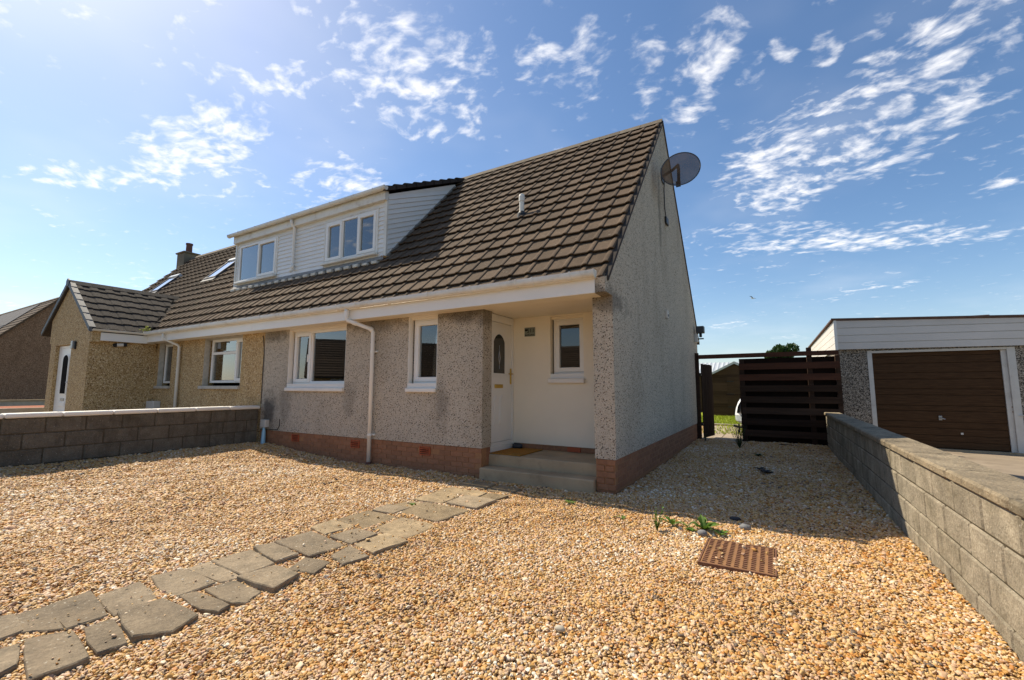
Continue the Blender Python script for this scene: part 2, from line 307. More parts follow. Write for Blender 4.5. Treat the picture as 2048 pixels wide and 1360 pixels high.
def m_bed():
    m, t, b = mat('gravel_bed'); v = gcoord(t)
    vo = t.n('ShaderNodeTexVoronoi', {'Vector': v, 'Scale': 45})
    r = t.n('ShaderNodeSeparateColor', {0: vo.outputs['Color']}).outputs[0]
    c = t.ramp(r, [(0, (0.20, 0.11, 0.045)), (0.4, (0.36, 0.22, 0.09)), (1, (0.48, 0.33, 0.17))])
    setc(t, b, c, 0.95, 0.1, t.mapr(vo.outputs['Distance'], 0, 0.7, 1, 0), 0.012)
m_bed()
def m_gdoor():
    m, t, b = mat('garage_door'); v = t.n('ShaderNodeMapping', {0: gcoord(t), 'Scale': (0.5, 1, 9)}).outputs[0]
    n = noise(t, v, 7, 6, 0.65)
    c = t.ramp(n, [(0.25, (0.030, 0.014, 0.007)), (0.5, (0.068, 0.034, 0.015)), (0.75, (0.105, 0.056, 0.026))])
    setc(t, b, c, 0.75, 0.15, n, 0.001)
m_gdoor()

# ------------------------------------------------------------------ mesh helpers
class MB:
    def __init__(s): s.v = []; s.f = []
    def add(s, vs, fs):
        o = len(s.v); s.v += [tuple(v) for v in vs]; s.f += [tuple(i + o for i in f) for f in fs]; return s
    def box(s, x0, x1, y0, y1, z0, z1, bev=0.0):
        if bev <= 0:
            return s.add([(x, y, z) for z in (z0, z1) for y in (y0, y1) for x in (x0, x1)],
                  [(0, 2, 3, 1), (4, 5, 7, 6), (0, 1, 5, 4), (2, 6, 7, 3), (0, 4, 6, 2), (1, 3, 7, 5)])
        bm = bmesh.new(); bmesh.ops.create_cube(bm, size=1.0)
        for v in bm.verts: v.co = Vector(((x0 + x1) / 2 + v.co.x * (x1 - x0), (y0 + y1) / 2 + v.co.y * (y1 - y0), (z0 + z1) / 2 + v.co.z * (z1 - z0)))
        bmesh.ops.bevel(bm, geom=bm.edges[:], offset=bev, segments=1, affect='EDGES')
        bm.verts.index_update(); s.add([v.co for v in bm.verts], [[v.index for v in f.verts] for f in bm.faces]); bm.free(); return s
    def prism(s, poly, fn, a, b):
        """poly of 2D points, fn(p, q, w) -> xyz, extruded from a to b"""
        n = len(poly); A = [fn(p, q, a) for p, q in poly]; B = [fn(p, q, b) for p, q in poly]
        return s.add(A + B, [tuple(range(n))[::-1], tuple(range(n, 2 * n))] + [(i, (i + 1) % n, n + (i + 1) % n, n + i) for i in range(n)])
    def tube(s, path, r, seg=10, cap=True):
        P = [Vector(p) for p in path]; rings = []; up = None
        for i, p in enumerate(P):
            d = (P[min(i + 1, len(P) - 1)] - P[max(i - 1, 0)]).normalized()
            if up is None:
                up = Vector((0, 0, 1)) if abs(d.z) < 0.9 else Vector((1, 0, 0))
            a = d.cross(up).normalized(); up = a.cross(d).normalized()
            rr = r[i] if isinstance(r, (list, tuple)) else r
            rings.append([p + (a * math.cos(2 * math.pi * k / seg) + up * math.sin(2 * math.pi * k / seg)) * rr for k in range(seg)])
        vs = [v for rg in rings for v in rg]; fs = []
        for i in range(len(P) - 1):
            for k in range(seg):
                fs.append((i * seg + k, i * seg + (k + 1) % seg, (i + 1) * seg + (k + 1) % seg, (i + 1) * seg + k))
        if cap: fs.append(tuple(range(seg))[::-1]); fs.append(tuple(range((len(P) - 1) * seg, len(P) * seg)))
        return s.add(vs, fs)
    def lathe(s, prof, c, seg=16):
        vs = [(c[0] + r * math.cos(2 * math.pi * k / seg), c[1] + r * math.sin(2 * math.pi * k / seg), c[2] + z) for r, z in prof for k in range(seg)]
        fs = [(i * seg + k, i * seg + (k + 1) % seg, (i + 1) * seg + (k + 1) % seg, (i + 1) * seg + k) for i in range(len(prof) - 1) for k in range(seg)]
        fs += [tuple(range(seg))[::-1], tuple(range((len(prof) - 1) * seg, len(prof) * seg))]
        return s.add(vs, fs)
    def mesh(s, name, m, smooth=False):
        me = bpy.data.meshes.new(name); me.from_pydata(s.v, [], s.f); me.update()
        bm = bmesh.new(); bm.from_mesh(me); bmesh.ops.recalc_face_normals(bm, faces=bm.faces[:]); bm.to_mesh(me); bm.free()
        me.materials.append(MATS[m])
        if smooth:
            for p in me.polygons: p.use_smooth = True
        return me
    def build(s, name, m, parent=None, smooth=False, at=None): return put(name, s.mesh(name, m, smooth), parent, at)
WM = {}
def put(name, data, parent=None, at=None):
    o = bpy.data.objects.new(name, data); C.objects.link(o)
    M = at if isinstance(at, Matrix) else Matrix.Translation(at) if at is not None else Matrix.Identity(4)
    WM[o.name] = M
    if parent is not None:
        o.parent = parent; o.matrix_parent_inverse = WM[parent.name].inverted()
    o.matrix_basis = M
    return o
def thing(name, label, cat, loc=(0, 0, 0), group=None):
    o = put(name, None, None, loc); o.empty_display_size = 0.3; return tag(o, label, cat, group)
def tag(o, label=None, cat=None, group=None, kind=None):
    for k, v in (('label', label), ('category', cat), ('group', group), ('kind', kind)):
        if v: o[k] = v
    return o
def box(name, m, parent, *a, bev=0.0): return MB().box(*a, bev=bev).build(name, m, parent)
XZ = lambda p, q, w: (p, w, q)      # polygon in x-z, extruded in y
YZ = lambda p, q, w: (w, p, q)      # polygon in y-z, extruded in x
XY = lambda p, q, w: (p, q, w)
def wall_cells(u0, u1, z0, z1, openings, fn, d):
    """slab with rectangular openings between depth 0 and d; fn(u,z,w)->xyz"""
    mb = MB(); us = sorted({u0, u1, *[o[0] for o in openings], *[o[1] for o in openings]}); zs = sorted({z0, z1, *[o[2] for o in openings], *[o[3] for o in openings]})
    us = [u for u in us if u0 <= u <= u1]; zs = [z for z in zs if z0 <= z <= z1]
    inside = lambda u, z: any(o[0] < u < o[1] and o[2] < z < o[3] for o in openings)
    for i in range(len(us) - 1):
        for j in range(len(zs) - 1):
            a, b, c, e = us[i], us[i + 1], zs[j], zs[j + 1]
            if inside((a + b) / 2, (c + e) / 2): continue
            for w in (0, d): mb.add([fn(a, c, w), fn(b, c, w), fn(b, e, w), fn(a, e, w)], [(0, 1, 2, 3)])
    def rim(a, b, c, e):
        for (p, q) in (((a, c), (b, c)), ((b, c), (b, e)), ((b, e), (a, e)), ((a, e), (a, c))):
            mb.add([fn(*p, 0), fn(*q, 0), fn(*q, d), fn(*p, d)], [(0, 1, 2, 3)])
    rim(u0, u1, z0, z1)
    for o in openings: rim(*o)
    return mb

# ------------------------------------------------------------------ ground
def gz(x, y):
    z = 0.0
    if x < -4.6: z += 0.175 * min(1.0, (-4.6 - x) / 3.0) ** 1.4
    z += 0.012 * math.sin(x * 1.7 + 0.6) * math.sin(y * 1.3 + 1.1)
    z += 0.012 * math.sin(x * 7.3 + 2.0 * math.sin(y * 3.1)) * math.sin(y * 6.1 + 1.7 * math.sin(x * 2.7)) + 0.005 * math.sin(x * 15 + 3 * math.sin(y * 5)) * math.sin(y * 13 + 2 * math.sin(x * 6))
    if y > 3: z += 0.03 * min(1, (y - 3) / 4)
    return z
def sheet(name, x0, x1, y0, y1, z, m): return tag(MB().add([(x0, y0, z), (x1, y0, z), (x1, y1, z), (x0, y1, z)], [(0, 1, 2, 3)]).build(name, m), kind='structure')
sheet('ground', -900, 900, -900, 900, -0.16, 'terrain')
sheet('road', -120, 120, -15.5, -9.4, -0.12, 'asphalt')
sheet('pavement', -120, 120, -9.4, -7.6, -0.03, 'concrete')
YARD = [(-7.6, 2.68, -7.6, 0.0), (0.0, 2.68, 0.0, 6.86)]
def bed():
    mb = MB()
    for (x0, x1, y0, y1) in YARD:
        nx, ny = max(2, int((x1 - x0) / 0.08)), max(2, int((y1 - y0) / 0.08))
        mb.add([(x0 + (x1 - x0) * i / nx, y0 + (y1 - y0) * j / ny, gz(x0 + (x1 - x0) * i / nx, y0 + (y1 - y0) * j / ny) - 0.008) for j in range(ny + 1) for i in range(nx + 1)],
               [(j * (nx + 1) + i, j * (nx + 1) + i + 1, (j + 1) * (nx + 1) + i + 1, (j + 1) * (nx + 1) + i) for j in range(ny) for i in range(nx)])
    return tag(mb.build('gravel_bed', 'gravel_bed'), kind='structure')
bed()
sheet('driveway', 2.95, 9.5, -7.6, 7.9, -0.02, 'driveway')
sheet('neighbour_garden', -30, -7.75, -7.6, 0.0, 0.10, 'driveway')

SLABS = [[(-2.147, -4.65), (-2.078, -4.575), (-1.799, -4.597), (-1.766, -4.716)], [(-2.065, -4.568), (-2.056, -4.435), (-1.645, -4.476), (-1.787, -4.599)], [(-2.061, -4.431), (-2.094, -4.237), (-1.633, -4.299), (-1.641, -4.463)], [(-1.986, -4.228), (-2.009, -4.011), (-1.612, -4.058), (-1.62, -4.269)], [(-2.038, -3.933), (-1.979, -3.763), (-1.55, -3.767), (-1.548, -3.993), (-1.726, -3.995)], [(-1.958, -3.75), (-1.957, -3.611), (-1.501, -3.628), (-1.534, -3.743)], [(-1.966, -3.59), (-1.927, -3.322), (-1.511, -3.393), (-1.5, -3.612)], [(-1.928, -3.301), (-1.868, -3.175), (-1.498, -3.212), (-1.51, -3.374)], [(-1.914, -3.133), (-1.893, -2.816), (-1.363, -2.896), (-1.404, -3.175)], [(-1.645, -4.737), (-1.63, -4.644), (-1.401, -4.701), (-1.355, -4.788)], [(-1.667, -4.612), (-1.573, -4.462), (-1.195, -4.502), (-1.205, -4.699)], [(-1.556, -4.413), (-1.555, -4.297), (-1.203, -4.354), (-1.224, -4.462)], [(-1.591, -4.263), (-1.568, -4.057), (-1.173, -4.048), (-1.094, -4.196), (-1.212, -4.323)], [(-1.53, -3.982), (-1.504, -3.899), (-1.152, -3.884), (-1.136, -3.958), (-1.246, -3.988)], [(-1.497, -3.853), (-1.47, -3.689), (-1.173, -3.688), (-1.108, -3.808), (-1.188, -3.856)], [(-1.459, -3.667), (-1.426, -3.432), (-1.157, -3.439), (-1.098, -3.643)], [(-1.314, -3.4), (-1.396, -3.21), (-1.171, -3.171), (-1.107, -3.344)], [(-1.992, -2.736), (-2.009, -2.504), (-1.685, -2.523), (-1.722, -2.794)], [(-2.037, -2.424), (-2.017, -2.058), (-1.577, -2.081), (-1.584, -2.492)], [(-1.646, -2.8), (-1.605, -2.561), (-1.339, -2.565), (-1.335, -2.833)], [(-1.289, -2.829), (-1.292, -2.51), (-0.993, -2.558), (-1.039, -2.876)], [(-1.261, -3.078), (-1.305, -2.883), (-1.005, -2.957), (-1.05, -3.154)], [(-1.492, -2.465), (-1.513, -2.076), (-1.064, -2.092), (-1.068, -2.48)], [(-1.971, -2.03), (-1.984, -1.801), (-1.695, -1.788), (-1.702, -2.016)], [(-1.962, -1.747), (-1.948, -1.521), (-1.688, -1.54), (-1.703, -1.754)], [(-1.657, -1.953), (-1.705, -1.507), (-1.092, -1.54), (-1.133, -2.01)], [(-1.925, -1.462), (-1.924, -1.071), (-1.56, -1.101), (-1.534, -1.447)], [(-1.462, -1.446), (-1.467, -1.092), (-1.061, -1.076), (-1.069, -1.45)], [(-1.983, -1.001), (-1.987, -0.723), (-1.618, -0.78), (-1.662, -1.035)], [(-1.593, -1.024), (-1.6, -0.769), (-1.363, -0.815), (-1.346, -1.038)], [(-1.306, -1.061), (-1.337, -0.799), (-1.088, -0.768), (-1.106, -1.059)], [(-1.954, -0.584), (-1.978, -0.281), (-1.575, -0.293), (-1.533, -0.62)], [(-1.461, -0.631), (-1.488, -0.302), (-1.157, -0.336), (-1.128, -0.642)]]
MANHOLE = (1.17, 1.655, -1.75, -1.16)
def inpoly(x, y, P):
    r = False; j = len(P) - 1
    for i in range(len(P)):
        if (P[i][1] > y) != (P[j][1] > y) and x < (P[j][0] - P[i][0]) * (y - P[i][1]) / (P[j][1] - P[i][1]) + P[i][0]: r = not r
        j = i
    return r

# ------------------------------------------------------------------ gravel
def gravel():
    rng = np.random.default_rng(3); pts = []
    cx, cy = 1.7166, -5.434
    fw = np.array([-0.508, 0.861]); rt = np.array([0.8617, 0.5075])
    SB = [(min(p[0] for p in s), max(p[0] for p in s), min(p[1] for p in s), max(p[1] for p in s), s) for s in SLABS]
    for (x0, x1, y0, y1) in YARD:
        for (d0, d1, sp, sc) in ((1.2, 3.8, 0.0128, .52), (3.8, 5.8, 0.0145, .57), (5.8, 30, 0.0195, .76)):
            xs = np.arange(x0 + 0.012, x1 - 0.012, sp); ys = np.arange(y0, y1 - 0.012, sp)
            X, Y = np.meshgrid(xs, ys); X = X.ravel() + rng.uniform(-.5, .5, X.size) * sp * 1.1; Y = Y.ravel() + rng.uniform(-.5, .5, Y.size) * sp * 1.1
            dx, dy = X - cx, Y - cy; dep = dx * fw[0] + dy * fw[1]; lat = dx * rt[0] + dy * rt[1]; dist = np.hypot(dx, dy)
            k = (dist >= d0) & (dist < d1) & (dep > 0.9) & (np.abs(lat) < dep * 1.45 + 0.7) & (Y < y1 - 0.01) & (X < 2.665) & (X > x0 + .005)
            for x, y in zip(X[k], Y[k]): pts.append((float(x), float(y), sc))
    keep = []
    for (x, y, sc) in pts:
        if MANHOLE[0] + 0.01 < x < MANHOLE[1] - 0.0 and MANHOLE[2] + 0.005 < y < MANHOLE[3] - 0.01: continue
        if -2.02 < x < -0.28 and y > -0.055: continue
        hit = 0
        if -2.4 < x < -0.5:
            for (a, b, c_, d, s) in SB:
                if a < x < b and c_ < y < d and inpoly(x, y, s): hit = 1; break
        if hit and random.random() > 0.012: continue
        keep.append((x, y, gz(x, y) + (0.030 if hit else rng.uniform(-0.004, 0.006)), sc * (0.7 if hit else 1.0)))
    n = len(keep)
    # a few loose ones on the cover
    for _ in range(14): keep.append((random.uniform(1.2, 1.62), random.uniform(-1.7, -1.2), 0.030, 0.6))
    n = len(keep); K = np.array(keep)
    me = bpy.data.meshes.new('gravel'); me.vertices.add(n); me.vertices.foreach_set('co', K[:, :3].ravel())
    s = rng.lognormal(0, 0.30, n) * K[:, 3]
    S = np.stack([s * rng.uniform(0.0145, 0.0220, n), s * rng.uniform(0.0110, 0.0165, n), s * rng.uniform(0.0060, 0.0115, n)], 1)
    E = np.stack([rng.normal(0, 0.38, n), rng.normal(0, 0.38, n), rng.uniform(0, 6.283, n)], 1)
    a = me.attributes.new('scl', 'FLOAT_VECTOR', 'POINT'); a.data.foreach_set('vector', S.ravel().astype(np.float32))
    a = me.attributes.new('rot', 'FLOAT_VECTOR', 'POINT'); a.data.foreach_set('vector', E.ravel().astype(np.float32))
    lf = 0.5 * np.sin(K[:, 0] * 2.1 + 1.3 * np.sin(K[:, 1] * 1.7)) + 0.5 * np.sin(K[:, 1] * 2.9 + 1.1 * np.sin(K[:, 0] * 1.9 + 2))
    colv = np.clip(rng.beta(1.45, 1.3, n) + 0.24 * lf * rng.uniform(0, 1, n), 0, 1)
    a = me.attributes.new('col', 'FLOAT', 'POINT'); a.data.foreach_set('value', colv.astype(np.float32))
    a = me.attributes.new('pick', 'INT', 'POINT'); a.data.foreach_set('value', rng.integers(0, 5, n).astype(np.int32))
    o = put('gravel', me); tag(o, 'golden and cream rounded gravel covering the front yard', 'gravel', kind='stuff')
    g = bpy.data.node_groups.new('gravel', 'GeometryNodeTree')
    g.interface.new_socket('Geometry', in_out='INPUT', socket_type='NodeSocketGeometry'); g.interface.new_socket('Geometry', in_out='OUTPUT', socket_type='NodeSocketGeometry')
    t = NT(g); gi = t.n('NodeGroupInput'); go = t.n('NodeGroupOutput'); join = t.n('GeometryNodeJoinGeometry')
    for k in range(5):
        ico = t.n('GeometryNodeMeshIcoSphere', {'Radius': 1.0, 'Subdivisions': 2})
        pos = t.n('GeometryNodeInputPosition').outputs[0]
        nz = t.n('ShaderNodeTexNoise', {'Vector': pos, 'W': k * 7.3, 'Scale': 1.0 + 0.2 * k, 'Detail': 2.0}, noise_dimensions='4D')
        off = t.n('ShaderNodeVectorMath', {0: nz.outputs['Color'], 1: (0.5, 0.5, 0.5)}, operation='SUBTRACT').outputs[0]
        off = t.n('ShaderNodeVectorMath', {0: off, 'Scale': 2.3}, operation='SCALE').outputs[0]
        sp = t.n('GeometryNodeSetPosition', {'Geometry': ico.outputs[0], 'Offset': off})
        sm = t.n('GeometryNodeSetShadeSmooth', {'Geometry': sp.outputs[0]})
        smt = t.n('GeometryNodeSetMaterial', {'Geometry': sm.outputs[0]}); smt.inputs['Material'].default_value = MATS['pebble']
        gti = t.n('GeometryNodeGeometryToInstance'); t.t.links.new(smt.outputs[0], gti.inputs[0]); t.t.links.new(gti.outputs[0], join.inputs[0])
    def attr(nm, typ):
        nd = t.n('GeometryNodeInputNamedAttribute', data_type=typ); nd.inputs['Name'].default_value = nm; return nd.outputs[0]
    iop = t.n('GeometryNodeInstanceOnPoints', {'Points': gi.outputs[0], 'Instance': join.outputs[0], 'Pick Instance': True, 'Instance Index': attr('pick', 'INT'), 'Scale': attr('scl', 'FLOAT_VECTOR')})
    e2r = t.n('FunctionNodeEulerToRotation', {0: attr('rot', 'FLOAT_VECTOR')}); t.t.links.new(e2r.outputs[0], iop.inputs['Rotation'])
    t.t.links.new(iop.outputs[0], go.inputs[0])
    md = o.modifiers.new('gravel', 'NODES'); md.node_group = g
    print('pebbles', n)
gravel()

# ------------------------------------------------------------------ flagstone path
path = tag(MB().box(-2.1, -0.85, -4.7, -0.12, -0.08, -0.04).build('path', 'gravel_bed'), kind='structure')
def slab(i, P):
    cx = sum(p[0] for p in P) / len(P); cy = sum(p[1] for p in P) / len(P)
    rnd = random.Random(i); out = []
    n = len(P)
    for k in range(n):              # rough-cut edge: extra points along each side, corners eased
        a, b = Vector(P[k]), Vector(P[(k + 1) % n])
        for f in (0.02, 0.3, 0.5, 0.72, 0.98):
            q = a.lerp(b, f); d = (q - Vector((cx, cy))).normalized(); j = rnd.uniform(0.008, 0.017); q = q + d * j; out.append((q.x, q.y))
    zt = gz(cx, cy) + rnd.uniform(0.009, 0.024); out = [(cx + (x - cx) * 1.0, cy + (y - cy) * 1.0) for x, y in out]; tx, ty = rnd.uniform(-0.012, 0.012), rnd.uniform(-0.012, 0.012)
    top = [(x, y, zt + (x - cx) * tx + (y - cy) * ty) for x, y in out]
    inn = [(cx + (x - cx) * 0.965, cy + (y - cy) * 0.965, z + 0.006 + rnd.uniform(-0.002, 0.002)) for x, y, z in top]
    bot = [(x, y, z - 0.06) for x, y, z in top]; m = len(out); mb = MB()
    mb.add(inn + top + bot, [tuple(range(m))] + [(i_, (i_ + 1) % m, m + (i_ + 1) % m, m + i_) for i_ in range(m)] + [(m + i_, m + (i_ + 1) % m, 2 * m + (i_ + 1) % m, 2 * m + i_) for i_ in range(m)])
    mb.build('paving_slab', 'slab_green' if cy < -2.7 or rnd.random() < 0.15 else 'slab_tan', path)
for i, P in enumerate(SLABS): slab(i, P)

# ------------------------------------------------------------------ manhole cover
def manhole():
    x0, x1, y0, y1 = MANHOLE; t = thing('manhole_cover', 'rusty rectangular iron manhole cover with rows of raised bars in the gravel', 'manhole cover', ((x0 + x1) / 2, (y0 + y1) / 2, 0))
    MB().box(x0 - .012, x1 + .012, y0 - .012, y0, -.03, .019).box(x0 - .012, x1 + .012, y1, y1 + .012, -.03, .019).box(x0 - .012, x0, y0, y1, -.03, .019).box(x1, x1 + .012, y0, y1, -.03, .019).build('frame', 'rust_dark', t)
    box('plate', 'rust', t, x0 + .004, x1 - .004, y0 + .004, y1 - .004, -.02, .018, bev=.003)
    mb = MB()
    for i in range(9):
        for j in range(14):
            cx = x0 + .03 + (x1 - x0 - .06) * i / 8; cy = y0 + .03 + (y1 - y0 - .06) * j / 13
            mb.box(cx - .0135, cx + .0135, cy - .0085, cy + .0085, .017, .0245)
    tag(mb.build('raised_bars', 'rust_dark', t), kind='stuff')
manhole()

# ------------------------------------------------------------------ shared pieces
def bevelbox_mesh(name, sx, sy, sz, m, bev=0.011): return MB().box(-sx / 2, sx / 2, -sy / 2, sy / 2, -sz / 2, sz / 2, bev=bev).mesh(name, m)

def block_wall(name, label, xi, side, y0, y1, ztop, ch, rows, m, mcop, cop, seed, L=0.45):
    """wall along y; visible face at x=xi, body towards side; blocks and coping stones one by one"""
    rnd = random.Random(seed); th = 0.20; t = thing(name, label, 'wall', (xi, (y0 + y1) / 2, 0))
    xa, xb = sorted((xi + side * 0.012, xi + side * (th - 0.012)))
    box('mortar_core', 'block_mortar', t, xa, xb, y0 + .01, y1 - .01, ztop - rows * ch + 0.002, ztop - 0.004)
    full = bevelbox_mesh('block', th, L - 0.013, ch - 0.009, m); half = bevelbox_mesh('block', th, L / 2 - 0.013, ch - 0.009, m)
    for r in range(rows):
        z = ztop - (r + 0.5) * ch; y = y1 - (0 if r % 2 == 0 else L / 2)
        if r % 2: put('block', half, t, (xi + side * th / 2, y1 - L / 4, z))
        while y - L > y0 - 0.01:
            put('block', full, t, Matrix.Translation((xi + side * th / 2 + rnd.uniform(-.003, .003), y - L / 2, z)) @ Matrix.Rotation(rnd.uniform(-.004, .004), 4, 'Z')); y -= L
    cz, cw, ov, cl = cop; y = y1 + 0.02; k = 0
    xa, xb = sorted((xi - side * ov, xi - side * ov + side * cw)); cm = MB().box(xa - (xa + xb) / 2, xb - (xa + xb) / 2, -cl / 2 + .006, cl / 2 - .006, 0, cz, bev=.014).mesh('coping_stone', mcop)
    while y > y0 + 0.05:
        put('coping_stone', cm, t, Matrix.Translation(((xa + xb) / 2 + rnd.uniform(-.004, .004), y - cl / 2, ztop + rnd.uniform(0, .004))) @ Matrix.Rotation(rnd.uniform(-.004, .004), 4, 'Z')); y -= cl
    return t
block_wall('boundary_wall', 'weathered grey concrete block wall with rough stone coping beside the driveway', 2.67, 1, -5.2, 6.62, 0.715, 0.2, 4, 'block_light', 'coping', (0.065, 0.29, 0.03, 0.90), 5)
block_wall('boundary_wall', 'dark mossy concrete block wall with white painted coping between the two front yards', -7.60, -1, -7.4, -0.06, 0.85, 0.225, 4, 'block_dark', 'white_paint', (0.065, 0.30, 0.035, 0.60), 9)

# ------------------------------------------------------------------ windows
def curtain(parent, x0, x1, z0, z1, y, m='curtain', folds=9, amp=0.018):
    n = folds * 6; vs = []; 
    for i in range(n + 1):
        x = x0 + (x1 - x0) * i / n; yy = y + amp * math.sin(i / 6 * 2 * math.pi)
        vs += [(x, yy, z0), (x, yy, z1)]
    MB().add(vs, [(2 * i, 2 * i + 2, 2 * i + 3, 2 * i + 1) for i in range(n)]).build('curtain', m, parent, smooth=True)
def window(parent, x0, x1, z0, z1, y, splits, fr=0.055, glass='glass', reveal=None, sill=None, m='upvc', mull=0.06, transom=None):
    """casement window in the plane y facing -y; splits: list of (fraction end, opening sash?)"""
    w = MB(); d0, d1 = y, y + 0.06
    w.box(x0, x0 + fr, d0, d1, z0, z1, bev=.004).box(x1 - fr, x1, d0, d1, z0, z1, bev=.004).box(x0 + fr, x1 - fr, d0, d1, z0, z0 + fr, bev=.004).box(x0 + fr, x1 - fr, d0, d1, z1 - fr, z1, bev=.004)
    xs = [x0 + fr] + [x0 + fr + (x1 - x0 - 2 * fr) * s[0] for s in splits]
    for x in xs[1:-1]: w.box(x - mull / 2, x + mull / 2, d0, d1, z0 + fr, z1 - fr, bev=.003)
    wo = w.build('window', m, parent)
    for i, s in enumerate(splits):
        a = xs[i] + (mull / 2 if i else 0); b = xs[i + 1] - (mull / 2 if i < len(splits) - 1 else 0); c, e = z0 + fr, z1 - fr
        cells = [(c, e)]
        if transom and transom[0] == i:
            zt = c + (e - c) * transom[1]; box('transom', m, wo, a, b, d0, d1, zt - .03, zt + .03, bev=.003); cells = [(c, zt - .03), (zt + .03, e)]
        for (c, e) in cells:
            if s[1]:
                f2 = 0.05; p = d0 - 0.018
                MB().box(a - .02, a + f2, p, d1 - .01, c - .02, e + .02, bev=.004).box(b - f2, b + .02, p, d1 - .01, c - .02, e + .02, bev=.004).box(a + f2, b - f2, p, d1 - .01, c - .02, c + f2, bev=.004).box(a + f2, b - f2, p, d1 - .01, e - f2, e + .02, bev=.004).build('sash', m, wo)
                g = (a + f2, b - f2, c + f2, e - f2)
            else: g = (a, b, c, e)
            box('pane', glass, wo, g[0] - .005, g[1] + .005, d0 + .026, d0 + .034, g[2] - .005, g[3] + .005)
            box('seal', 'black_plastic', wo, g[0], g[1], d0 + .021, d0 + .025, g[2], g[2] + .008)
    if sill:
        box('sill', sill[0], wo, x0 - sill[1], x1 + sill[1], sill[2], d0 + .01, z0 - sill[3] - sill[4], z0 - sill[3], bev=.008)
    if reveal:
        ra, rb, rc, rd, ry, rm = reveal; tk = 0.012
        MB().box(ra - .002, ra + tk, ry, d0 + .005, rc, rd).box(rb - tk, rb + .002, ry, d0 + .005, rc, rd).box(ra + tk, rb - tk, ry, d0 + .005, rd - tk, rd).box(ra + tk, rb - tk, d0 - .035, d0 + .05, z1 - .004, rd - tk).build('reveal', rm, wo)
    return wo

# ------------------------------------------------------------------ roof geometry
TANP = 1.083; PITCH = math.atan(TANP); YR, ZR = 3.64, 6.87
roofz = lambda y: ZR - TANP * (YR - y)
CW, GA = 0.287, 0.3325
def tile_mb(w=CW, g=GA, roll=0.019, nose=0.046):
    k = w / 0.287
    pr = [(0, 0), (0.198, 0), (0.214, .48 * roll), (0.234, .92 * roll), (0.257, roll), (0.278, .8 * roll), (0.290, 0.002)]
    mb = MB(); n = len(pr); L = g + 0.05
    A = [(u * k, 0.002, h + nose - 0.019) for u, h in pr]
    B = [(u * k, 0.0, h + nose) for u, h in pr]; B2 = [(u * k, 0.012, h + nose + 0.003) for u, h in pr]; D = [(u * k, L, h) for u, h in pr]
    vs = A + B + B2 + D
    vs += [(u * k, L, h - 0.019) for u, h in pr]
    fs = [(r * n + i, r * n + i + 1, (r + 1) * n + i + 1, (r + 1) * n + i) for r in range(4) for i in range(n - 1)] + [(i, 4 * n + i, 4 * n + i + 1, i + 1) for i in range(n - 1)]
    fs += [(n - 1, 2 * n - 1, 3 * n - 1, 4 * n - 1, 5 * n - 1), (0, 4 * n, 3 * n, 2 * n, n)]
    return mb.add(vs, fs)
def tilemat(x, v, y0=-0.22, jit=0.0):
    y = y0 + v * math.cos(PITCH); z = roofz(y) - 0.045
    return Matrix.Translation((x, y, z)) @ Matrix.Rotation(PITCH, 4, 'X') @ Matrix.Translation((0, 0, jit))
def joined(mb0, mats):
    mb = MB()
    for M in mats: mb.add([M @ Vector(v) for v in mb0.v], mb0.f)
    return mb

# ------------------------------------------------------------------ main house
XL, XP, D = -7.63, -1.995, 7.28
house = thing('house', 'grey pebbledashed semi-detached house with brown tiled roof and recessed porch', 'house', (-3.8, 3.6, 0))
ZF = 2.478
W1 = (-6.775, -5.035, 1.30, ZF); W2 = (-3.49, -2.865, 1.30, ZF); W3 = (-1.395, -0.80, 1.452, 2.47)
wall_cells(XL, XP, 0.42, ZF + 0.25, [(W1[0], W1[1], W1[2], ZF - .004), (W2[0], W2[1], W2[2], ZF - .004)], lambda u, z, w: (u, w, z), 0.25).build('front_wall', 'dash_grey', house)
# gable wall, corbelled out under the eaves
gp = [(0.0, 0.42), (D, 0.42), (D, roofz(2 * YR - D) - .05), (YR, ZR - .09), (-0.14, roofz(-.14) - .07), (-0.277, roofz(-0.277) + .04), (-0.277, ZF), (0.0, ZF)]
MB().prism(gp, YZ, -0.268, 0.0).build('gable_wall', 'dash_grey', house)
MB().box(XL, -0.27, D - .25, D, -0.1, 2.9).build('rear_wall', 'dash_grey', house)
MB().box(XL - .1, XL + .1, 0.3, D - .3, -.1, 2.9).build('party_wall', 'dash_grey', house)
box('floor', 'doormat', house, XL + .1, -.3, .3, D - .3, .2, .24)
# cream porch wall
wall_cells(-2.10, -0.268, 0.395, ZF + .1, [(W3[0], W3[1], W3[2], W3[3])], lambda u, z, w: (u, 1.05 + w, z), 0.2).build('porch_wall', 'cream_paint', house)
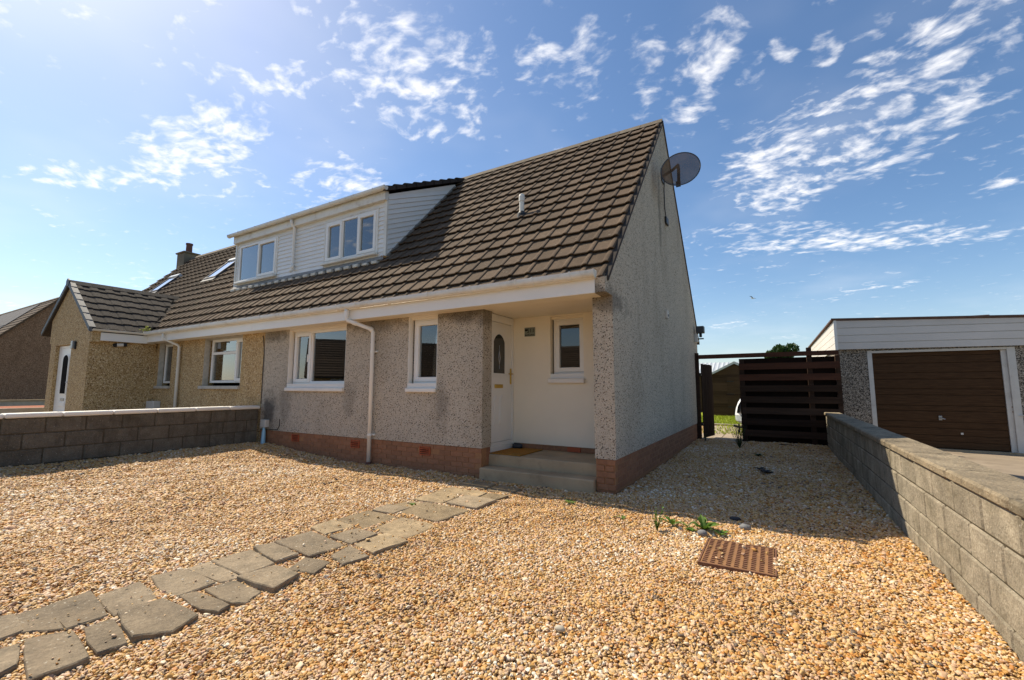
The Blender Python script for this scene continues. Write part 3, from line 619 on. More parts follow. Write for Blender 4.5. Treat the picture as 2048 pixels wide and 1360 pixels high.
# brick plinth
plinth = MB().box(XL, XP - .016, .02, .24, -.12, .415).box(-.262, -.016, .02, 1.2, -.12, .415).box(-.262, -.016, 1.2, D - .02, -.12, .415).box(-2.0, -.26, 1.064, 1.2, -.12, .394).build('plinth', 'mortar', house)
bm_s = bevelbox_mesh('brick', 0.215, 0.10, 0.066, 'brick', .003); bm_h = bevelbox_mesh('brick', 0.1025, 0.10, 0.066, 'brick', .003)
VENTS = [(-6.41, .315), (-4.69, .312), (-3.08, .31)]
nb = 0
for r in range(6):
    z = .42 - .0375 - r * .0755
    x = XL + .11 + (r % 2) * .1125
    while x < XP - .10:
        if z + .035 > gz(x, 0) and not any(abs(x - vx) < .2 and abs(z - vz) < .07 for vx, vz in VENTS) and nb < 400: put('brick', bm_s, plinth, (x, .062 + random.uniform(-.001, .001), z)); nb += 1
        x += .225
    y = .11 + (r % 2) * .1125
    if r < 5:
        while y < 7.1:
            put('brick', bm_s, plinth, Matrix.Translation((-.062, y, z)) @ Matrix.Rotation(R(90), 4, 'Z')); y += .225
    for xx, me in ([(-.135, bm_s)] if r % 2 == 0 else [(-.205, bm_h), (-.085, bm_h)]): put('brick', me, plinth, (xx, .058, z))
    if r < 3: put('brick', bm_h, plinth, Matrix.Translation((XP - .063, .2, z)) @ Matrix.Rotation(R(90), 4, 'Z'))
for k in range(7):
    if k != 4: put('brick', bm_s, plinth, (-1.89 + k * .225, 1.11, .352))
def airvent(x, y, z, w=.215, h=.135):
    v = MB().box(x - w / 2, x - w / 2 + .012, y - .012, y + .02, z - h / 2, z + h / 2).box(x + w / 2 - .012, x + w / 2, y - .012, y + .02, z - h / 2, z + h / 2)
    for k in range(5): v.box(x - w / 2 + .012, x + w / 2 - .012, y - .012, y + .004, z - h / 2 + k * (h - .014) / 4, z - h / 2 + k * (h - .014) / 4 + .014)
    v.box(x - w / 2 + .012, x + w / 2 - .012, y + .012, y + .02, z - h / 2, z + h / 2); v.build('air_vent', 'vent_red', house)
for vx, vz in VENTS: airvent(vx, .008, vz)
airvent(-.99, 1.05, .352, .215, .066)
# steps
box('doorstep', 'concrete', house, -2.0, -.269, -.055, .23, -.15, .156, bev=.012)
box('porch_floor', 'concrete', house, -2.06, -.269, .215, 1.066, -.1, .312, bev=.012)
# windows
w1 = window(house, -6.74, -4.98, 1.365, 2.43, .10, [(0.31, True), (1.0, False)], reveal=(W1[0], W1[1], 1.30, ZF - .005, .004, 'white_paint'), sill=None)
MB().box(W1[0] + .004, W1[1] - .004, -.002, .11, 1.296, 1.368).build('sub_sill', 'white_paint', w1)
box('sill', 'white_paint', w1, W1[0] - .012, W1[1] + .0, -.05, .03, 1.222, 1.294, bev=.012)
w2 = window(house, -3.45, -2.83, 1.365, 2.43, .10, [(1.0, True)], reveal=(W2[0], W2[1], 1.30, ZF - .005, .004, 'white_paint'))
MB().box(W2[0] + .004, W2[1] - .004, -.002, .11, 1.296, 1.368).build('sub_sill', 'white_paint', w2)
box('sill', 'white_paint', w2, W2[0] - .012, W2[1], -.05, .03, 1.224, 1.294, bev=.012)
curtain(w1, -6.68, -6.34, 1.42, 2.40, .20, 'blind', 4, .015)
MB().box(-6.27, -6.245, .07, .085, 1.80, 1.95, bev=.004).build('handle', 'upvc', w1)
mbb = MB()
for k in range(36): mbb.box(-3.36, -2.95, .22, .228, 1.46 + k * .026, 1.46 + k * .026 + .016)
tag(mbb.build('venetian_blind', 'blind', w2), kind='stuff')
w3 = window(house, -1.36, -.80, 1.52, 2.42, 1.14, [(1.0, True)], reveal=(W3[0], W3[1], 1.452, 2.47, 1.053, 'cream_paint'), glass='glass_dark')
MB().box(W3[0] + .004, W3[1] - .004, 1.056, 1.15, 1.448, 1.524).build('sub_sill', 'upvc', w3)
box('sill', 'white_paint', w3, W3[0] - .01, W3[1] + .012, .985, 1.07, 1.375, 1.446, bev=.008)
# front door in the side of the porch, facing +x
def front_door():
    xd = -2.085; fr = MB(); y0, y1, z0, z1 = .253, 1.049, .40, ZF - .004
    fr.box(xd - .03, xd + .015, y0, y0 + .05, z0, z1, bev=.004).box(xd - .03, xd + .015, y1 - .05, y1, z0, z1, bev=.004).box(xd - .03, xd + .015, y0 + .05, y1 - .05, z1 - .12, z1, bev=.004).box(xd - .03, xd + .015, y0 + .05, y1 - .05, z0, z0 + .05, bev=.004)
    d = fr.build('door', 'upvc', house)
    box('threshold', 'upvc', d, xd - .06, xd + .03, y0, y1, .315, .399, bev=.006)
    la, lb, lc, le = y0 + .053, y1 - .053, z0 + .055, z1 - .125
    box('leaf', 'upvc', d, xd - .03, xd + .004, la, lb, lc, le, bev=.004)
    X = lambda p, q, w: (w, p, q)
    yc = .585; hw = .165
    def arch(zb, zt, hw, s=1):
        P = [(yc - hw, zb), (yc + hw, zb)]
        for k in range(0, 13):
            a = math.pi * k / 12; P.append((yc + hw * math.cos(a), zt + .13 * math.sin(a) ** 1.6))
        return P
    MB().prism(arch(1.50, 2.03, hw + .035), X, xd - .01, xd + .016).build('glazing_frame', 'upvc', d)
    MB().prism(arch(1.53, 2.03, hw), X, xd - .01, xd + .0185).build('glazing', 'glass_door', d)
    m = MB(); P = [(yc, 1.68), (yc + .03, 1.78), (yc, 1.90), (yc - .03, 1.78)]
    for k in range(4): m.tube([(xd + .020, *P[k]), (xd + .020, *P[(k + 1) % 4])], .004, 6)
    m.tube([(xd + .020, yc, 1.6), (xd + .020, yc, 1.98)], .003, 6); m.build('leadwork', 'steel', d)
    for (a, b) in ((yc - .15, yc - .02), (yc + .02, yc + .15)):
        MB().box(a, b, 0, .008, .72, 1.15, bev=.004).v and None
        mb = MB(); 
        for (e, h) in ((.0, .010), (.022, .018)): mb.prism([(a + e, .72 + e), (b - e, .72 + e), (b - e, 1.12 - e), ((a + b) / 2, 1.19 - e), (a + e, 1.12 - e)], X, xd, xd + h)
        mb.build('panel', 'upvc', d)
    lb_ = box('letterbox', 'brass', d, xd + .004, xd + .020, yc - .12, yc + .12, 1.295, 1.355, bev=.005)
    MB().box(xd + .004, xd + .018, lb - .06, lb - .02, 1.36, 1.62, bev=.004).tube([(xd + .03, lb - .04, 1.53), (xd + .055, lb - .04, 1.53), (xd + .055, lb - .17, 1.53)], .009, 8).build('handle', 'brass', d)
simple_mat('glass_door', (0.02, 0.022, 0.022), 0.12, 0.6, 0.3, 12)
front_door()
# soffit, fascia and gutter of the whole front (this house's share)
def eaves(root, xa, xb, brackets, fm='upvc', gm='upvc_old', joints=()):
    box('fascia', fm, root, xa, xb, -.292, -.272, ZF - .008, ZF + .185, bev=.003)
    prof = [(-.298, 2.74), (-.298, 2.705)] + [(-.352 - .054 * math.cos(math.pi * k / 8) * -1 - .0 if False else -.352 + .054 * math.cos(math.pi * k / 8), 2.70 - .054 * math.sin(math.pi * k / 8)) for k in range(9)] + [(-.406, 2.74), (-.402, 2.74)] + [(-.352 - .050 * math.cos(math.pi * k / 8), 2.70 - .050 * math.sin(math.pi * k / 8)) for k in range(9)] + [(-.302, 2.74)]
    g = MB().prism(prof, YZ, xa - .0, xb + .02).build('gutter', gm, root)
    MB().prism([(-.352 + .058 * math.cos(math.pi * k / 8), 2.70 - .058 * math.sin(math.pi * k / 8)) for k in range(9)] + [(-.41, 2.745), (-.294, 2.745)], YZ, xb + .014, xb + .03).build('end_cap', gm, g)
    for x in brackets:
        MB().prism([(-.352 + .060 * math.cos(math.pi * k / 8), 2.70 - .060 * math.sin(math.pi * k / 8)) for k in range(9)] + [(-.412, 2.748), (-.405, 2.748)] + [(-.352 - .054 * math.cos(math.pi * k / 8), 2.70 - .054 * math.sin(math.pi * k / 8)) for k in range(9)], YZ, x - .012, x + .012).build('bracket', gm, g)
    return g
gut = eaves(house, XL, -.13, [-7.2, -6.4, -5.6, -4.85, -4.75, -4.35, -3.6, -2.75, -1.95, -1.2, -.95, -.42])
soff = box('soffit', 'soffit', house, XL, -.268, -.272, 0.001, ZF + .004, ZF + .02)
for k in range(13):
    y = -.272 + k * .1017
    if k >= 3: box('soffit_board', 'soffit', soff, -2.08, -.269, max(y, .003) + .003, y + .1017 - .003, ZF, ZF + .012, bev=.002)
    else: box('soffit_board', 'soffit', soff, XL + .003, -.15, y + .003, min(y + .0987, -.001), ZF - .006, ZF + .003, bev=.002)
box('soffit_batten', 'soffit', soff, -2.08, -.269, .003, 1.05, ZF + .013, ZF + .03)
dp = MB().tube([(-4.62, -.35, 2.66), (-4.62, -.35, 2.50), (-4.61, -.34, 2.46), (-4.28, -.08, 2.31), (-4.262, -.065, 2.26), (-4.262, -.065, .03)], .034, 12).build('downpipe', 'upvc', house, smooth=True)
for (p, q) in (((-4.62, -.35, 2.62), (-4.62, -.35, 2.52)), ((-4.53, -.28, 2.42), (-4.48, -.24, 2.40)), ((-4.31, -.105, 2.325), (-4.27, -.07, 2.29))): MB().tube([p, q], .040, 12).build('pipe_socket', 'upvc', dp)
for z in (1.92, .50): MB().box(-4.335, -4.19, -.03, .0, z - .014, z + .014, bev=.003).tube([(-4.262, -.065, z - .015), (-4.262, -.065, z + .015)], .041, 12).build('pipe_clip', 'upvc', dp)
MB().tube([(-4.262, -.065, .05), (-4.262, -.065, -.05)], .05, 12).build('drain_collar', 'clay_pot', dp)
# roof
deck = MB().prism([(-.20, roofz(-.20) - .05), (YR, ZR - .06), (YR, ZR - .12), (-.18, roofz(-.18) - .11)], YZ, XL, -.02).build('roof', 'tile_dark', house)
MB().prism([(YR, ZR - .03), (2 * YR + .32, roofz(-.32) - .03), (2 * YR + .32, roofz(-.32) - .09), (YR, ZR - .1)], YZ, XL, .02).build('rear_slope', 'tile_brown', deck)
tm = tile_mb(); tme = tm.mesh('roof_tile', 'tile_brown')
tl = []
for r in range(17):
    for k in range(27):
        x = -.032 - .290 - k * CW + .002; v = r * GA; yc = -.22 + (v + .17) * math.cos(PITCH)
        if x < XL - .2: continue
        if x < -5.17 - .06 and yc > .98: continue
        d = (Vector((x + .14, yc, roofz(yc))) - camo.matrix_world.translation).length
        tl.append((d, x, v))
tl.sort()
for i, (d, x, v) in enumerate(tl[:300]):
    put('roof_tile', tme, deck, tilemat(x, v, jit=random.uniform(-.002, .002)) @ Matrix.Rotation(random.uniform(-.006, .006), 4, 'Z'))
tag(joined(tm, [tilemat(x, v) for d, x, v in tl[300:]]).build('far_roof_tiles', 'tile_brown', deck), kind='stuff')
rt_m = MB().prism([(-.115, -.125), (0, .012), (.115, -.125), (.095, -.125), (0, -.012), (-.095, -.125)], YZ, -.221, .221).mesh('ridge_tile', 'ridge')
for k in range(17):
    put('ridge_tile', rt_m, deck, Matrix.Translation((-.22 - k * .4485, YR, ZR + .022 + random.uniform(-.004, .004))) @ Matrix.Rotation(random.uniform(-.006, .006), 4, 'Y'))
MB().prism([(-.085, -.14), (0, -.03), (.085, -.14)], lambda p, q, w: (w, YR + p, ZR + q), XL, -.04).build('ridge_mortar', 'mortar_grey' if 'mortar_grey' in MATS else 'ridge', deck)
MB().prism([(-.20, roofz(-.20) - .02), (YR, ZR - .02), (YR, ZR - .075), (-.20, roofz(-.20) - .085)], YZ, -.05, .022).build('verge', 'tile_dark', deck)
# soil vent pipe
MB().lathe([(.045, 0), (.045, .26), (.055, .265), (.055, .36), (.045, .395), (.02, .41)], (-2.12, 1.42, 4.46), 14).build('vent_pipe', 'upvc_old', house, smooth=False)
MB().lathe([(.10, -.08), (.085, 0.02), (.06, .05), (.05, .07)], (-2.12, 1.42, 4.46), 14).build('vent_collar', 'black_plastic', house)

# dormer
YD = 1.0; DXL, DXR = -11.0, -5.16
dorm = thing_d = MB().box(DXL + .02, DXR - .02, YD + .02, 3.3, 3.75, 3.8).build('dormer', 'cladding', house)
dsof = lambda y: 5.38 + .5 * (y - 1.0)
DW1 = (-7.15, -5.43, 4.16, 5.13); DW2 = (-10.83, -9.06, 4.15, 5.17)
wall_cells(DXL + .02, DXR - .02, 3.85, 5.40, [DW1, DW2], lambda u, z, w: (u, YD + .012 + w, z), .1).build('dormer_backing', 'cladding', dorm)
for k in range(13):
    z0, z1 = 5.235 - (k + 1) * .0985, 5.235 - k * .0985 - .004
    segs = [(DXL + .05, DXR - .06)]
    for (a, b, c_, e) in (DW1, DW2):
        ns = []
        for (p, q) in segs:
            if z1 > c_ - .02 and z0 < e + .02 and p < a and q > b: ns += [(p, a - .03), (b + .03, q)]
            else: ns.append((p, q))
        segs = ns
    for (p, q) in segs:
        MB().add([(p, YD + .012, z1 + .004), (p, YD - .004, z0), (p, YD + .012, z0 - .0), (q, YD + .012, z1 + .004), (q, YD - .004, z0), (q, YD + .012, z0)], [(0, 1, 4, 3), (1, 2, 5, 4), (0, 2, 1), (3, 4, 5)]).build('cladding_board', 'cladding', dorm)
box('corner_post', 'upvc_old', dorm, DXR - .065, DXR + .012, YD - .014, YD + .04, 4.0, 5.26)
box('corner_post', 'upvc_old', dorm, DXL - .012, DXL + .05, YD - .014, YD + .04, 3.96, 5.26)
box('dormer_fascia', 'upvc_old', dorm, DXL - .02, DXR + .016, YD - .085, YD + .02, 5.25, 5.452, bev=.004)
def clip_poly(P, a, b, c_):       # keep a*y+b*z<=c
    out = []
    for i in range(len(P)):
        p, q = P[i], P[(i + 1) % len(P)]; fp, fq = a * p[0] + b * p[1] - c_, a * q[0] + b * q[1] - c_
        if fp <= 0: out.append(p)
        if fp * fq < 0: s = fp / (fp - fq); out.append((p[0] + s * (q[0] - p[0]), p[1] + s * (q[1] - p[1])))
    return out
tri = [(YD, 5.37), (YD, roofz(YD) - .05), (3.36, roofz(3.36) - .05), (3.3, dsof(3.3) - .0)]
MB().prism(tri, YZ, DXR - .06, DXR - .01).build('cheek_backing', 'cladding', dorm)
MB().prism(tri, YZ, DXL + .01, DXL + .06).build('cheek_backing', 'cladding', dorm)
for k in range(14):
    ztop = lambda y, k=k: 5.38 + .455 * (y - 1.0) - k * .109
    P = [(YD + .03, ztop(YD + .03) - .004), (YD + .03, ztop(YD + .03) - .109), (3.4, ztop(3.4) - .109), (3.4, ztop(3.4) - .004)]
    P = clip_poly(P, -TANP, -1.0 * -1 * 0 + 0, 1e9) if False else P
    P = clip_poly(P, TANP, -1.0, -(ZR - TANP * YR) - .02)
    if len(P) < 3: continue
    mbk = MB(); n_ = len(P); out = [(DXR - .002 + .020 * max(0, min(1, (ztop(p) - q) / .109)), p, q) for p, q in P]; inn = [(DXR - .012, p, q) for p, q in P]
    mbk.add(out + inn, [tuple(range(n_)), tuple(range(n_, 2 * n_))[::-1]] + [(i, (i + 1) % n_, n_ + (i + 1) % n_, n_ + i) for i in range(n_)]).build('cladding_board', 'cladding', dorm)
P = [(YD + .03, 5.38 - .004), (3.3, 5.38 + .455 * 2.3 - .004), (3.3, dsof(3.3) + .03), (YD + .03, dsof(YD) + .03)]
MB().prism(P, YZ, DXR - .012, DXR + .004).build('cladding_board', 'cladding', dorm)
MB().prism([(YD, roofz(YD) - .03), (3.25, roofz(3.25) - .03), (3.25, roofz(3.25) + .045), (YD, roofz(YD) + .045)], YZ, DXR - .0, DXR + .03).build('flashing', 'lead', dorm)
# apron flashing
fl = MB(); n = 60
for i in range(n):
    x0 = DXL + (DXR - DXL) * i / n; x1 = DXL + (DXR - DXL) * (i + 1) / n
    yb = YD - .065 - random.uniform(0, .02)
    fl.add([(x0, YD - .005, 4.06), (x1, YD - .005, 4.06), (x1, YD - .03, roofz(YD - .03) + .045), (x0, YD - .03, roofz(YD - .03) + .045), (x1, yb, roofz(yb) + .03), (x0, yb, roofz(yb) + .03)], [(0, 1, 2, 3), (3, 2, 4, 5)])
fl.build('apron_flashing', 'lead', dorm)
mk = MB()
for i in range(int(5.84 / CW)):
    x = -.032 - .29 - (18 + i) * CW + .26; y = YD - .105
    mk.box(x - .2, x - .035, y - .05, y + .04, roofz(y) - .03, roofz(y) + .022 + random.uniform(0, .02), bev=.01)
tag(mk.build('mortar_fillet', 'flash_paint', dorm), kind='stuff')
# dormer roof: low-pitched tiled slab
dz = lambda y: 5.475 + .497 * (y - .84)
dp_a = math.atan(.497)
MB().prism([(.86, dz(.86) - .03), (3.6, dz(3.6) - .03), (3.6, dz(3.6) - .10), (.93, dz(.93) - .06)], YZ, DXL - .05, DXR + .05).build('dormer_roof', 'tile_dark', dorm)
t2 = tile_mb(g=.34); ms = []
for r in range(9):
    for k in range(21):
        v = r * .34; y = .84 + v * math.cos(dp_a)
        if y > 3.5: continue
        ms.append(Matrix.Translation((DXR + .09 - .29 - k * .287, y, dz(y) - .03)) @ Matrix.Rotation(dp_a, 4, 'X'))
tag(joined(t2, ms).build('dormer_tiles', 'tile_dark', dorm), kind='stuff')
vg = MB()
for r in range(9):
    y0 = .84 + r * .34 * math.cos(dp_a); y1 = min(y0 + .34 * math.cos(dp_a) + .02, 3.6)
    vg.prism([(y0, dz(y0) - .085), (y1, dz(y1) - .085), (y1, dz(y1) - .005), (y0, dz(y0) + .025)], YZ, DXR + .03, DXR + .095)
vg.build('dormer_verge', 'tile_dark', dorm)
gy, gzz = .85, 5.475
gprof = [(gy + .055 * math.cos(math.pi * k / 8), gzz - .055 * math.sin(math.pi * k / 8)) for k in range(9)] + [(gy - .055, gzz + .025), (gy - .05, gzz + .025)] + [(gy - .05 * math.cos(math.pi * k / 8), gzz - .05 * math.sin(math.pi * k / 8)) for k in range(9)]
dg = MB().prism(gprof, YZ, DXL - .14, DXR + .10).build('dormer_gutter', 'upvc_old', dorm)
for xx in (DXL - .15, DXR + .09): MB().prism([(gy + .06 * math.cos(math.pi * k / 8), gzz - .06 * math.sin(math.pi * k / 8)) for k in range(9)] + [(gy - .06, gzz + .03), (gy + .06, gzz + .03)], YZ, xx, xx + .015).build('gutter_cap', 'upvc_old', dorm)
for x in (-10.6, -9.8, -9.1, -8.4, -8.2, -7.5, -6.8, -6.0, -5.4): MB().prism([(gy + .062 * math.cos(math.pi * k / 8), gzz - .062 * math.sin(math.pi * k / 8)) for k in range(9)] + [(gy - .062, gzz + .03), (gy - .055, gzz + .03)] + [(gy - .056 * math.cos(math.pi * k / 8), gzz - .056 * math.sin(math.pi * k / 8)) for k in range(9)], YZ, x - .012, x + .012).build('gutter_bracket', 'upvc_old', dorm)
MB().tube([(-8.3, gy, 5.40), (-8.3, gy + .03, 5.3), (-8.3, YD - .05, 5.22), (-8.3, YD - .05, 4.2), (-8.3, YD - .10, 4.1)], .034, 10).tube([(-8.3, YD - .05, 4.30), (-8.3, YD - .05, 4.18)], .042, 10).build('dormer_downpipe', 'upvc', dorm, smooth=True)
for (W, sp) in ((DW1, [(.33, True), (.655, False), (1.0, True)]), (DW2, [(.52, False), (1.0, True)])):
    wo = window(house, W[0], W[1], W[2], W[3], YD - .005, sp, fr=.06, glass='glass', m='upvc', mull=.05)
    box('sill', 'upvc_old', wo, W[0] - .05, W[1] + .04, YD - .085, YD + .0, W[2] - .06, W[2] - .002, bev=.012)
    MB().box(W[0] - .03, W[0] - .002, YD - .01, YD + .01, W[2], W[3] + .03).box(W[1] + .002, W[1] + .03, YD - .01, YD + .01, W[2], W[3] + .03).box(W[0] - .002, W[1] + .002, YD - .01, YD + .01, W[3] + .002, W[3] + .03).build('trim', 'upvc_old', wo)
    if W is DW1: curtain(wo, -7.05, -6.55, 4.2, 5.1, YD + .10, folds=5)
    else: curtain(wo, -10.75, -9.95, 4.2, 5.15, YD + .10, folds=7); curtain(wo, -9.35, -9.1, 4.2, 5.15, YD + .10, folds=3)
    box('blockout', 'curtain', wo, W[0] + .03, W[1] - .03, YD + .6, YD + .61, W[2] - .1, W[3])
# lichen tuft at the dormer foot
def clump(mb, c, r, n, rnd, flat=0.5, s=0.02):
    for _ in range(n):
        p = Vector((rnd.gauss(0, r), rnd.gauss(0, r), abs(rnd.gauss(0, r * flat)))) + Vector(c); a = rnd.uniform(0, 6.28); q = s * rnd.uniform(.6, 1.4); t_ = rnd.uniform(-.8, .8)
        u = Vector((math.cos(a), math.sin(a), t_ * .6)) * q; w_ = Vector((-math.sin(a), math.cos(a), rnd.uniform(-.6, .6))) * q * .55
        mb.add([p - u, p + w_, p + u, p - w_], [(0, 1, 2, 3)])
    return mb
clump(MB(), (DXR + .03, YD - .05, roofz(YD - .05) + .03), .05, 60, random.Random(4), .6, .018).build('lichen', 'lichen', house)

# ------------------------------------------------------------------ neighbour's half
nb_h = thing('house', 'tan pebbledashed adjoining house with gabled front porch and skylights', 'house', (-13.8, 3.6, 0))
NXL = -20.0
N1 = (-10.16, -8.50, 1.33, 2.472); N2 = (-12.56, -11.80, 1.33, 2.472)
wall_cells(NXL, XL - .003, -.1, ZF + .25, [N1, N2], lambda u, z, w: (u, w, z), .25).build('front_wall', 'dash_tan', nb_h)
MB().prism([(0.0, -.1), (D, -.1), (D, roofz(0) - .05), (YR, ZR - .09), (-.277, roofz(-.277) - .09), (-.277, ZF), (0, ZF)], YZ, NXL, NXL + .25).build('gable_wall', 'dash_tan', nb_h)
MB().box(NXL, XL, D - .25, D, -.1, 2.9).build('rear_wall', 'dash_tan', nb_h)
MB().tube([(XL - .06, -.012, 2.40), (XL - .01, -.012, 2.2), (XL + .012, -.012, 2.0), (XL + .008, -.012, 1.6), (XL + .008, -.012, .95)], .008, 6).build('cable', 'black_plastic', nb_h)
nw1 = window(nb_h, -10.06, -8.45, 1.40, 2.44, .12, [(.70, False), (1.0, True)], reveal=(N1[0], N1[1], 1.33, 2.468, .004, 'stone_sill'), transom=(0, .70))
box('sill', 'stone_sill', nw1, N1[0] - .06, N1[1] + .02, -.06, .13, 1.255, 1.328, bev=.006)
mbb = MB()
for k in range(17): mbb.box(-9.72 + k * .07, -9.72 + k * .07 + .058, .21, .214, 1.44, 2.42)
tag(mbb.build('vertical_blind', 'blind', nw1), kind='stuff')
curtain(nw1, -10.02, -9.75, 1.42, 2.42, .22, 'blind', 3, .02)
nw2 = window(nb_h, -12.50, -11.76, 1.40, 2.44, .12, [(1.0, False)], reveal=(N2[0], N2[1], 1.33, 2.468, .004, 'stone_sill'), glass='glass_dark')
box('sill', 'stone_sill', nw2, N2[0] - .02, N2[1] + .02, -.06, .13, 1.255, 1.328, bev=.006)
g2 = eaves(nb_h, -12.62, XL - .004, [-8.0, -8.8, -9.6, -10.3, -11.0, -11.6], 'upvc', 'upvc_old')
box('soffit', 'soffit', nb_h, NXL, XL - .004, -.272, -.001, ZF - .004, ZF + .012)
ndp = MB().tube([(-11.5, -.35, 2.66), (-11.5, -.35, 2.52), (-11.32, -.08, 2.36), (-11.30, -.06, 2.30), (-11.28, -.06, .1)], .034, 10).build('downpipe', 'upvc_old', nb_h, smooth=True)
MB().tube([(-11.30, -.06, 2.05), (-11.30, -.06, 2.02)], .042, 10).build('pipe_clip', 'upvc_old', ndp)
box('meter_box', 'old_white', nb_h, -12.66, -12.22, -.16, -.001, .55, .93, bev=.01)
ndeck = MB().prism([(-.20, roofz(-.20) - .05), (YR, ZR - .06), (YR, ZR - .12), (-.18, roofz(-.18) - .11)], YZ, NXL, XL - .003).build('roof', 'tile_dark', nb_h)
MB().prism([(YR, ZR - .03), (2 * YR + .32, roofz(-.32) - .03), (2 * YR + .32, roofz(-.32) - .09), (YR, ZR - .1)], YZ, NXL, XL - .003).build('rear_slope', 'tile_brown', ndeck)
SKL = [(-14.25, -13.55, 1.72, 2.50), (-18.35, -17.60, 1.72, 2.42)]
nt = []
for r in range(17):
    for k in range(26, 70):
        x = -.032 - .290 - k * CW + .002; v = r * GA; yc = -.22 + (v + .17) * math.cos(PITCH); xc = x + .14
        if x + .29 > XL or x < NXL - .02: continue
        if xc > DXL - .02 and yc > .98: continue
        if any(a < xc < b and c_ < yc < e for a, b, c_, e in SKL): continue
        nt.append(tilemat(x, v, jit=random.uniform(-.003, .003)))
tag(joined(tm, nt).build('roof_tiles', 'tile_brown', ndeck), kind='stuff')
for k in range(27): put('ridge_tile', rt_m, ndeck, (XL - .23 - k * .4485, YR, ZR + .022))
for (a, b, c_, e) in SKL:
    y0, y1 = c_, e; L = (y1 - y0) / math.cos(PITCH); M = Matrix.Translation(((a + b) / 2, y0, roofz(y0) + .0)) @ Matrix.Rotation(PITCH, 4, 'X'); w_ = (b - a) / 2
    s = MB().box(-w_, -w_ + .06, 0, L, -.05, .06).box(w_ - .06, w_, 0, L, -.05, .06).box(-w_ + .06, w_ - .06, 0, .06, -.05, .06).build('skylight', 'dark_grey', nb_h, at=M)
    MB().box(-w_ - .01, w_ + .01, L - .10, L + .02, -.05, .085).build('skylight_hood', 'metal_roof', s, at=M)
    MB().box(-w_ + .055, w_ - .055, .055, L - .1, .035, .045).build('pane', 'skylight_glass', s, at=M)
    MB().box(-w_ - .05, w_ + .05, -.14, 0, .02, .035).build('flashing', 'lead', s, at=M)
# chimney on the far gable
ch = MB().box(-20.48, -19.84, 3.36, 3.92, 6.0, 7.06).build('chimney', 'chimney', nb_h)
box('chimney_cap', 'chimney', ch, -20.54, -19.78, 3.30, 3.98, 7.06, 7.13, bev=.02)
MB().lathe([(.13, 0), (.12, .08), (.115, .36), (.135, .38), (.135, .44), (.10, .44)], (-20.12, 3.64, 7.13), 14).build('chimney_pot', 'clay_pot', ch)
